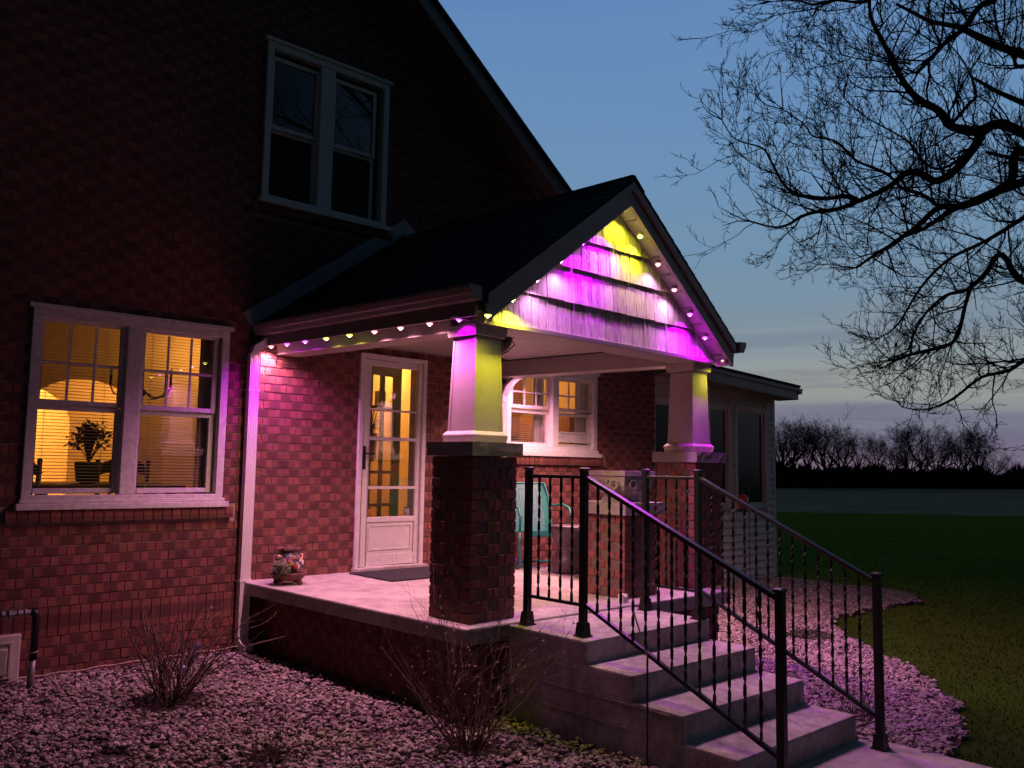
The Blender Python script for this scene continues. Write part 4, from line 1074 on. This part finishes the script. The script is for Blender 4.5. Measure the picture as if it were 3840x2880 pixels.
# ------------------------------------------------------------------ small garden things
GAL = mat('galvanised', (.2, .2, .21), .4, .3, 20, metal=.4)
t = thing('gas_pipe', 'grey gas riser pipe with a valve standing in the gravel by the wall', 'pipe', (-1.74, -.28, G))
MB().tube([(-.01, 0, -.02), (0, 0, .20)], .022, 10).build('riser', GAL, t, smooth=True)
MB().tube([(0, 0, .20), (.003, 0, .49), (-.005, 0, .515), (-.03, 0, .52)], .026, 10).build('sleeve', IRON, t, smooth=True)
MB().tube([(-.03, 0, .52), (-.5, .03, .52)], .017, 10).build('branch', GAL, t, smooth=True)
for x in (-.05, -.09, -.19): MB().tube([(x, 0, .52), (x-.022, 0, .52)], .026, 6).build('coupling', GAL, t)
q = MB().tube([(-.13, 0, .52), (-.17, 0, .52)], .03, 8); q.tube([(-.15, 0, .55), (-.15, 0, .57), (-.10, -.02, .575)], .008, 5); q.build('valve', GAL, t)
MB().tube([(.028*math.cos(a*.6), .028*math.sin(a*.6), .235+.002*a) for a in range(14)], .003, 4).build('tracer_wire', mat('yellow_wire', (.5, .4, .2), .5), t)
t = thing('panel_cover', 'pale moulded plastic cover leaning on the brick wall beside the pipe', 'cover', (-2.16, -.05, G+.02))
PL = mat('pale_plastic', (.5, .45, .42), .5, .1)
q = MB(); q.box(-.3, .385, -.05, -.02, 0, .33); q.build('plate', PL, t, bev=.012)
q = MB(); frame(q, -.26, .335, .03, .285, .02, -.062, -.0505); q.build('rib', PL, t, bev=.004)
q = MB(); q.box(-.2, .30, -.075, -.0505, .06, .24); q.build('raised_panel', PL, t, bev=.01)
t = thing('landscape_light', 'small dark stake spotlight tilted among the bare shrub stems', 'spotlight', (-.77, -.55, G))
MB().tube([(0, 0, -.02), (.01, 0, .10)], .006, 6).build('stake', IRON, t)
NAVY = mat('navy_plastic', (.03, .035, .08), .35)
MB().tube([(-.02, -.02, .07), (.03, -.01, .16), (.055, -.005, .2), (.075, 0, .235)], [.034, .027, .025, .018], 10).build('barrel', NAVY, t, smooth=True)
MB().tube([(-.035, -.025, .048), (-.021, -.0205, .068)], [.036, .034], 10).build('lens_ring', mat('pale_lens', (.35, .38, .5), .2), t, smooth=True)
t = thing('plant_stake', 'thin dark garden rod standing in the gravel against the steps', 'garden stake', (.325, -3.97, G))
MB().tube([(0, 0, -.03), (.0, 0, .53), (.0, .0, .56)], .0055, 6).build('rod', IRON, t)
MB().tube([(0, 0, .56), (-.012, .02, .64), (-.028, .05, .74), (-.034, .07, .80)], .0045, 6).build('tip', ALU, t)
t = thing('bird_feeder', 'red bird feeder hanging from a thin hook in front of the siding', 'bird feeder', (6.55, -.62, G))
MB().tube([(.12, -.02, -.05), (.12, -.02, 1.25), (.10, -.02, 1.36), (.04, -.01, 1.40), (0, 0, 1.36), (-.01, 0, 1.30)], .006, 6).build('hook_pole', IRON, t)
MB().lathe([(.015, 1.28), (.03, 1.27), (.07, 1.22), (.075, 1.15), (.05, 1.09), (.04, 1.08)], n=12).build('bottle', mat('red_feeder', (.30, .03, .015), .3), t, smooth=True)
MB().lathe([(.04, 1.079), (.085, 1.065), (.085, 1.05), (.03, 1.04)], n=14).build('tray', IRON, t, smooth=True)
t = thing('lawn_marker', 'thin metal flag marker standing alone in the lawn', 'marker', (8.0, -4.2, G-.02))
p_ = at(3312, 2200, 11.5)
t.location = (p_.x, p_.y, G-.02)
MB().tube([(0, 0, 0), (0, 0, .72)], .004, 5).build('rod', IRON, t); MB().tube([(0, 0, .69), (.25, -.22, .68)], .003, 5).build('arm', IRON, t)
# edging cord along the wall foot
q = MB(); pts = [(-2.6+i*.07, -.075-.01*math.sin(i*.8), -.552+.03*(i/36)+.005*math.sin(i*1.7)) for i in range(36)]
tag(q.tube(pts, .0045, 5).build('cable', mat('pale_cable', (.5, .42, .38), .6)), 'thin pale cable lying along the foot of the brick wall', 'cable')
# hanging supply cord of the lights at the downspout
tag(MB().tube([(.10, -.02, 1.96), (.09, -.02, 1.90), (.16, -.015, 1.865), (.28, -.012, 1.86), (.42, -.012, 1.885), (.5, -.012, 1.92)], .004, 5).build('light_cord', IRON), 'black cord sagging on the bricks under the porch beam', 'cord')

# ------------------------------------------------------------------ bare shrubs
def sprig(q, p, d, L, r, lev, rnd, up=.25, n=4):
    seg = 5 if lev else 4; pts = [Vector(p)]; dd = Vector(d).normalized(); rad = [r]
    for i in range(seg):
        dd = (dd + Vector((rnd.gauss(0, .13), rnd.gauss(0, .13), rnd.gauss(0, .10)+up*.10))).normalized()
        pts.append(pts[-1]+dd*(L/seg)); rad.append(r*(1-.62*(i+1)/seg))
    q.tube(pts, rad, n, cap=False)
    if lev > 0:
        for _ in range(rnd.randint(3, 6)):
            i = rnd.randint(1, seg); b = (pts[i]-pts[i-1]).normalized()
            s = Vector((rnd.gauss(0, 1), rnd.gauss(0, 1), rnd.gauss(.3, .6))); s = (s-b*s.dot(b)).normalized()
            sprig(q, pts[i], b+s*rnd.uniform(.5, 1.0), L*rnd.uniform(.25, .5), rad[i]*.6, lev-1, rnd, up, 3)
    return pts
def shrub(label, x, y, stems, L, lev, spread, seed, r=.006, buds=0, litter=True):
    rnd = random.Random(seed); t = thing('bare_shrub', label, 'shrub', (x, y, G))
    q = MB(); tips = []
    for k in range(stems):
        a = rnd.uniform(0, 6.28); s = rnd.uniform(.05, spread); p = (math.cos(a)*.09*rnd.random(), math.sin(a)*.09*rnd.random(), -.02)
        tips += sprig(q, p, (math.cos(a)*s, math.sin(a)*s*.9, 1), L*rnd.uniform(.55, 1.05), r*rnd.uniform(.6, 1.1), lev, rnd)[2:]
    q.build('stems', TWIG, t)
    if buds:
        q = MB()
        for _ in range(buds):
            p = rnd.choice(tips)+Vector((rnd.gauss(0, .05), rnd.gauss(0, .05), rnd.gauss(0, .05))); b = len(q.v); s = rnd.uniform(.005, .011); d = Vector((rnd.gauss(0, 1), rnd.gauss(0, 1), rnd.gauss(0, 1))).normalized(); e = d.orthogonal()
            q.v += [tuple(p-d*s), tuple(p+e*s*.6), tuple(p+d*s), tuple(p-e*s*.6)]; q.face((b, b+1, b+2, b+3))
        q.build('dry_leaves', mat('dry_leaf', (.16, .11, .08), .9, .3), t)
    if litter:
        q = MB()
        for _ in range(260):
            a, rr = rnd.uniform(0, 6.28), .26*math.sqrt(rnd.random()); p = Vector((math.cos(a)*rr, math.sin(a)*rr, rnd.uniform(0, .06)*(1-rr/.3))); b = len(q.v); d = Vector((rnd.gauss(0, 1), rnd.gauss(0, 1), rnd.gauss(0, .4))).normalized()*.022; e = d.orthogonal().normalized()*.009
            q.v += [tuple(p-d), tuple(p+e), tuple(p+d), tuple(p-e)]; q.face((b, b+1, b+2, b+3))
        q.build('leaf_litter', mat('leaf_litter', (.03, .022, .018), 1, .4), t)
shrub('bare shrub with straight cane stems under the lower window', -1.13, -1.15, 36, .72, 1, 1.05, 3, .0075, buds=60)
shrub('wide twiggy bare shrub with dry leaves beside the steps', -.23, -3.16, 40, .90, 2, .95, 11, .0055, buds=260)
shrub('small clump of thin bare twigs in the front gravel', -1.18, -2.66, 14, .34, 1, .6, 5, .003)
shrub('thin dry twigs in the gravel beyond the lawn side rail', 3.3, -2.9, 12, .42, 1, .7, 8, .003, litter=False)
shrub('dry perennial stems in the gravel next to the lowest step', 2.05, -4.3, 16, .36, 1, .8, 9, .003)
t = thing('juniper_mat', 'low dark spreading juniper in the gravel beyond the steps', 'shrub', (4.3, -2.72, G))
q = MB()
for _ in range(900):
    a, rr = random.uniform(0, 6.28), .33*math.sqrt(random.random()); p = Vector((math.cos(a)*rr, math.sin(a)*rr*.7, random.uniform(0, .09)*(1.1-rr/.33))); d = Vector((math.cos(a), math.sin(a), random.uniform(.1, 1))).normalized()*.035; b = len(q.v); e = d.orthogonal().normalized()*.006
    q.v += [tuple(p-e), tuple(p+e), tuple(p+d)]; q.face((b, b+1, b+2))
q.build('needles', mat('juniper', (.02, .03, .016), .9, .4), t)

# ------------------------------------------------------------------ big bare tree (trunk just outside the picture)
T = thing('bare_tree', 'large bare tree whose crooked limbs reach over the lawn from the side', 'tree', (0, 0, 0))
rt_ = random.Random(21)
def Y5(x, y): return 2600+x/1.7839, y/1.7839
def H(x, y): return x*1.7360, y*1.7360      # coordinates of the overview picture
limbs = [
 # (points, start depth, end depth, start radius, end radius)
 ([H(2560, 560), Y5(2212, 890), Y5(1900, 880), Y5(1720, 840), Y5(1640, 740), Y5(1500, 660), Y5(1400, 540), Y5(1340, 420), Y5(1250, 250), Y5(1190, 120), Y5(1170, -60)], 11.0, 9.6, .105, .02),
 ([Y5(1930, 885), Y5(1870, 1000), Y5(1740, 1150), Y5(1620, 1210), Y5(1520, 1160), Y5(1420, 1160), Y5(1310, 1250), Y5(1120, 1340), Y5(960, 1400), Y5(830, 1415), Y5(720, 1450), Y5(640, 1500), Y5(540, 1520), Y5(380, 1480)], 10.7, 9.3, .085, .012),
 ([Y5(1110, 1345), Y5(1010, 1312), Y5(900, 1330), Y5(760, 1320), Y5(620, 1250), Y5(520, 1080), Y5(460, 990), Y5(280, 930), Y5(190, 800)], 9.9, 9.0, .04, .007),
 ([H(2560, 520), Y5(2260, 1020), Y5(2130, 1200), Y5(1960, 1320), Y5(1800, 1380), Y5(1640, 1390), Y5(1500, 1510), Y5(1320, 1640), H(1893, 548), H(1850, 578)], 11.4, 10.2, .10, .02),
 ([Y5(1650, 1390), Y5(1530, 1300), Y5(1400, 1260), Y5(1290, 1160), Y5(1100, 1080), Y5(1040, 1020), Y5(940, 940), Y5(800, 910), Y5(740, 830), Y5(600, 730)], 10.6, 9.4, .035, .008),
 ([H(2560, 300), H(2290, -60), Y5(2000, 0), Y5(1900, 60), Y5(1820, 180), Y5(1680, 290), Y5(1600, 380), Y5(1490, 490)], 11.2, 9.2, .07, .03),
 ([H(2560, 640), H(2240, 620), H(2165, 550), H(2130, 590), H(2090, 625), H(2040, 640), H(1990, 690), H(1960, 760)], 11.5, 10.6, .075, .014),
 ([H(2100, 610), H(2085, 660), H(2070, 720), H(2050, 745), H(2000, 758), H(1960, 768), H(1930, 780)], 11.1, 10.5, .035, .028),
 ([H(2560, 700), H(2260, 760), H(2180, 800), H(2120, 815), H(2060, 860), H(2000, 885), H(1950, 880)], 11.7, 10.4, .05, .008),
 ([H(2560, 480), H(2270, 430), H(2212, 470), H(2130, 520), H(2050, 560), H(1990, 620), H(1940, 700), H(1900, 730)], 11.8, 10.8, .06, .010),
 ([Y5(1850, 1020), Y5(1660, 1130), Y5(1540, 1080), Y5(1450, 960), Y5(1330, 880), Y5(1150, 780), Y5(1010, 660)], 10.4, 9.2, .03, .007),
 ([Y5(1720, 840), Y5(1840, 700), Y5(1890, 640), Y5(1860, 520), Y5(1800, 400), Y5(1700, 280)], 10.6, 10.2, .035, .008),
 ([H(2560, 250), H(2320, 120), Y5(2200, 450), Y5(2140, 380), Y5(2060, 280), Y5(2020, 120), Y5(2010, -40)], 11.4, 10.8, .05, .015),
 ([Y5(1450, 430), Y5(1400, 415), Y5(1280, 410), Y5(1150, 400), Y5(1000, 370), Y5(930, 340)], 9.5, 9.0, .018, .005),
 ([Y5(1440, 620), Y5(1300, 610), Y5(1150, 600), Y5(1050, 540), Y5(1000, 420)], 9.8, 9.2, .018, .005),
 ([Y5(1300, -120), Y5(1150, 10), Y5(960, 0), Y5(800, 30), Y5(700, 5), Y5(520, 10)], 9.8, 8.6, .03, .007),
 ([Y5(960, 0), Y5(800, 60), Y5(680, 80), Y5(540, 105)], 9.0, 8.6, .014, .005),
 ([H(2010, 760), H(1960, 800), H(1900, 790)], 10.6, 10.2, .012, .004),
 ([Y5(830, 1420), Y5(920, 1450), Y5(960, 1550), Y5(1010, 1650)], 9.7, 9.8, .015, .005),
 ([Y5(1440, 1560), Y5(1410, 1440), Y5(1380, 1330)], 10.5, 10.3, .02, .01),
]
twigs = MB()
def twig(p, d, L, r, lev):
    seg = 4 if lev > 1 else 3; pts = [p]; dd = d.normalized(); rad = [r]
    for i in range(seg):
        dd = (dd + Vector((rt_.gauss(0, .19), rt_.gauss(0, .19), rt_.gauss(.10, .19)))).normalized()
        pts.append(pts[-1]+dd*(L/seg)); rad.append(max(.0027, r*(1-.6*(i+1)/seg)))
    twigs.tube(pts, rad, 4 if lev > 1 else 3, cap=False)
    if lev > 0:
        nb = rt_.randint(3, 4) if lev > 1 else rt_.randint(3, 6)
        for k in range(nb):
            i = rt_.randint(1, seg); b = (pts[i]-pts[i-1]).normalized()
            s = Vector((rt_.gauss(0, 1), rt_.gauss(0, 1), rt_.gauss(.15, 1))); s = (s-b*s.dot(b)).normalized()
            twig(pts[i], b*1.0+s*rt_.uniform(.45, .95), L*(rt_.uniform(.4, .62) if lev > 1 else rt_.uniform(.22, .45)), max(.0031, rad[i]*.64), lev-1)
for pts, d0, d1, r0, r1 in limbs:
    n = len(pts); P = [at(u, v, d0+(d1-d0)*i/(n-1)+rt_.uniform(-.12, .12)) for i, (u, v) in enumerate(pts)]
    # smooth the traced polyline
    S = []
    for i in range(n-1):
        p0, p1, p2, p3 = P[max(0, i-1)], P[i], P[i+1], P[min(n-1, i+2)]
        for k in range(4):
            t = k/4; S.append(.5*((2*p1)+(p2-p0)*t+(2*p0-5*p1+4*p2-p3)*t*t+(3*p1-p0-3*p2+p3)*t**3))
    S.append(P[-1]); m = len(S)
    rad = [.74*(r0+(r1-r0)*(i/(m-1))**.8)*rt_.uniform(.92, 1.1) for i in range(m)]
    MB().tube(S, rad, 7).build('limb', BARK, T, smooth=True)
    length = sum((S[i+1]-S[i]).length for i in range(m-1)); step = .11
    acc = 0
    for i in range(1, m):
        acc += (S[i]-S[i-1]).length
        while acc > step:
            acc -= step; b = (S[i]-S[i-1]).normalized()
            u, v, w = proj(S[i])
            if not (2300 < u < 4400 and -500 < v < 1700): continue
            s = Vector((rt_.gauss(-.25, 1), rt_.gauss(0, 1), rt_.gauss(.35, .9))); s = (s-b*s.dot(b)).normalized()
            Lt = rt_.uniform(.35, .95)*(1.0 if rad[i] > .018 else .85)
            twig(S[i], b*.6+s*rt_.uniform(.5, 1.0), Lt, min(.013, rad[i]*.5), 3 if Lt > .6 else 2)
    for k in range(3): twig(S[-1], (S[-1]-S[-2]).normalized()+Vector((rt_.gauss(0, .4), rt_.gauss(0, .4), rt_.gauss(0, .4))), .38, min(r1, .008), 2)
hub = at(2560*1.736, 520*1.736, 11.3)
MB().tube([(hub.x+.25, hub.y-.1, G-.2), (hub.x+.2, hub.y-.05, 1.0), (hub.x+.05, hub.y, 3.0), (hub.x, hub.y, hub.z-.3), (hub.x-.05, hub.y+.05, hub.z+.9), (hub.x+.1, hub.y+.2, hub.z+2.6), (hub.x+.2, hub.y, hub.z+5)], [.42, .33, .29, .26, .21, .15, .05], 12).build('trunk', BARK, T, smooth=True)
for k in range(10):
    a = rt_.uniform(0, 6.28); p = Vector((hub.x, hub.y, hub.z+rt_.uniform(0, 3.5)))
    q = MB(); S = [p]; d = Vector((math.cos(a), math.sin(a), .5)).normalized(); rr = [.1]
    if d.dot(Vector((-.8, .1, 0))) > .3: d.x *= -1
    for i in range(7): d = (d+Vector((rt_.gauss(0, .2), rt_.gauss(0, .2), rt_.gauss(.02, .15)))).normalized(); S.append(S[-1]+d*.7); rr.append(.1*(1-i/8))
    q.tube(S, rr, 6).build('limb', BARK, T, smooth=True)

for ex_, ey_, ez_ in ((4.2, -8.2, 7.6), (6.0, -10.0, 9.5), (5.6, -7.6, 10.5), (3.2, -6.9, 9.0), (7.5, -9.0, 7.0)):
    a = Vector((hub.x, hub.y, hub.z+1.2)); b = Vector((ex_, ey_, ez_)); S = []
    for i in range(17):
        t = i/16; S.append(a.lerp(b, t)+Vector((.25*math.sin(t*7+ex_), .25*math.sin(t*6+ey_), .35*math.sin(t*8))))
    MB().tube(S, [.11*(1-t/18)+.008 for t in range(17)], 6).build('limb', BARK, T, smooth=True)
    for i in range(5, 17):
        for k in range(3): twig(S[i], (S[i]-S[i-1]).normalized()*.7+Vector((rt_.gauss(0, .7), rt_.gauss(0, .7), rt_.gauss(.2, .6))), rt_.uniform(.6, 1.3), .012, 2)
o = twigs.build('twigs', BARK, T); o['kind'] = 'stuff'

# ------------------------------------------------------------------ far tree line beyond the field
TREE = mat('hazy_far_bark', (.05, .046, .05), 1, .2, 2, spec=0)  # distance haze is put into the colour, paler than the near bark
def far_tree_mesh(seed, hgt, wid, trunk_h):
    rnd = random.Random(seed); trunk = MB(); crown = MB()
    trunk.tube([(0, 0, -.5), (rnd.gauss(0, .1), 0, trunk_h*.5), (rnd.gauss(0, .2), 0, trunk_h)], [.30, .24, .2], 6)
    def br(p, d, L, r, lev):
        seg = 3; pts = [p]; rad = [r]; dd = d.normalized()
        for i in range(seg):
            dd = (dd+Vector((rnd.gauss(0, .18), rnd.gauss(0, .18), rnd.gauss(.05, .14)))).normalized(); pts.append(pts[-1]+dd*L/seg); rad.append(max(.009, r*(1-.55*(i+1)/seg)))
        crown.tube(pts, rad, 3, cap=False)
        if lev:
            for k in range(rnd.randint(3, 5) if lev > 1 else 4):
                i = rnd.randint(1, seg); b = (pts[i]-pts[i-1]).normalized(); s = Vector((rnd.gauss(0, 1), rnd.gauss(0, 1), rnd.gauss(.2, .6))); s = (s-b*s.dot(b)).normalized()
                br(pts[i], b+s*rnd.uniform(.35, .8), L*rnd.uniform(.5, .72), max(.010, rad[i]*.55), lev-1)
    for k in range(7):
        a = k*.9+rnd.random(); e = rnd.uniform(.25, 1.0)*wid
        br(Vector((0, 0, trunk_h*rnd.uniform(.55, 1))), Vector((math.cos(a)*e, math.sin(a)*e, 1)), (hgt-trunk_h)*rnd.uniform(.5, .62), .14, 4)
    return trunk.mesh('trunk', TREE), crown.mesh('crown', TREE)
protos = [far_tree_mesh(s, 10, w, th) for s, w, th in ((1, 1.3, 2.8), (2, 1.1, 3.4), (3, 1.5, 2.6), (4, .9, 3.6))]
# (overview x, top y, prototype, depth, extra width)
spots = [(1690, 893, 0, 92), (1715, 905, 3, 101), (1745, 915, 1, 96), (1785, 888, 2, 95), (1822, 905, 0, 103), (1855, 945, 1, 100), (1893, 945, 3, 108), (1925, 940, 2, 112), (1958, 920, 1, 104), (1990, 912, 3, 110),
         (2022, 918, 0, 106), (2052, 930, 2, 114), (2085, 928, 1, 108), (2115, 930, 3, 113), (2145, 958, 0, 116), (2172, 985, 2, 122), (1670, 915, 2, 99), (1970, 948, 0, 118)]
TORD = ['nearest', 'second', 'third', 'fourth', 'fifth', 'sixth', 'seventh', 'eighth', 'ninth', 'tenth', 'eleventh', 'twelfth', 'thirteenth', 'fourteenth', 'fifteenth', 'sixteenth', 'seventeenth', 'farthest']
order = sorted(range(len(spots)), key=lambda k: spots[k][0])
for k, (x, yt, pi, dep) in enumerate(spots):
    u = x*1.736; g0 = at(u, 1822, dep); top = at(u, yt*1.736, dep)
    h = top.z - (G-.3); s = h/10*.93
    dsc = ['broad crowned', 'tall slender', 'wide spreading', 'narrow upright'][pi]
    lab = dsc + ' bare tree in the tree line beyond the field, %s from the sunroom' % TORD[order.index(k)]
    t = thing('bare_tree', lab, 'tree', (g0.x, g0.y, G-.02), k*1.3, group='bare trees in the tree line')
    t.scale = (s*1.15, s*1.15, s*1.04)
    link('trunk', protos[pi][0], t); link('crown', protos[pi][1], t)
# dense dark thicket at their feet, one uncountable mass
q = MB(); rnd = random.Random(5)
for i in range(9000):
    x = rnd.uniform(1600, 2215); u = x*1.736
    dep = 96 + (x-1670)/550*22 + rnd.uniform(-5, 9)
    p = at(u, 1822, dep); base = Vector((p.x, p.y, G-.05)); h = rnd.uniform(1.0, 3.1)*(1 if x < 2130 else .75)*(.95+.08*math.sin(x*.031)+.07*math.sin(x*.083+2)+.05*math.sin(x*.21))
    d = Vector((rnd.gauss(0, .35), rnd.gauss(0, .35), 1)).normalized()
    w = rnd.uniform(.05, .16); e = RT*w; a = base; b = base+d*h; k = len(q.v)
    q.v += [tuple(a-e*2.2), tuple(a+e*2.2), tuple(a.lerp(b, .6)+e*1.2), tuple(b), tuple(a.lerp(b, .6)-e*1.2)]; q.face((k, k+1, k+2, k+3, k+4))
o = q.build('thicket', TREE); o['kind'] = 'stuff'; o['label'] = 'dense dark undergrowth along the foot of the tree line'; o['category'] = 'undergrowth'
# a low, distant wood behind, at the far end
q = MB()
for i in range(4000):
    x = rnd.uniform(2100, 2700); u = x*1.736; dep = rnd.uniform(190, 230); p = at(u, 1815, dep); h = rnd.uniform(2, 5)*(.8+.3*math.sin(x*.06+1)); base = Vector((p.x, p.y, G-.05)); e = RT*rnd.uniform(.2, .5); k = len(q.v)
    q.v += [tuple(base-e), tuple(base+e), tuple(base+Vector((rnd.gauss(0, .5), 0, h)))]; q.face((k, k+1, k+2))
o = q.build('far_wood', TREE); o['kind'] = 'stuff'; o['label'] = 'low distant wood beyond the end of the tree line'; o['category'] = 'wood'

# loose, uncountable pieces joined into one part each
for o in bpy.data.objects:
    if o.type == 'MESH' and o.parent and o.name.split('.')[0] in ('stems', 'dry_leaves', 'leaf_litter', 'needles', 'leaves', 'sprigs', 'moss_ball', 'crown'):
        o['kind'] = 'stuff'
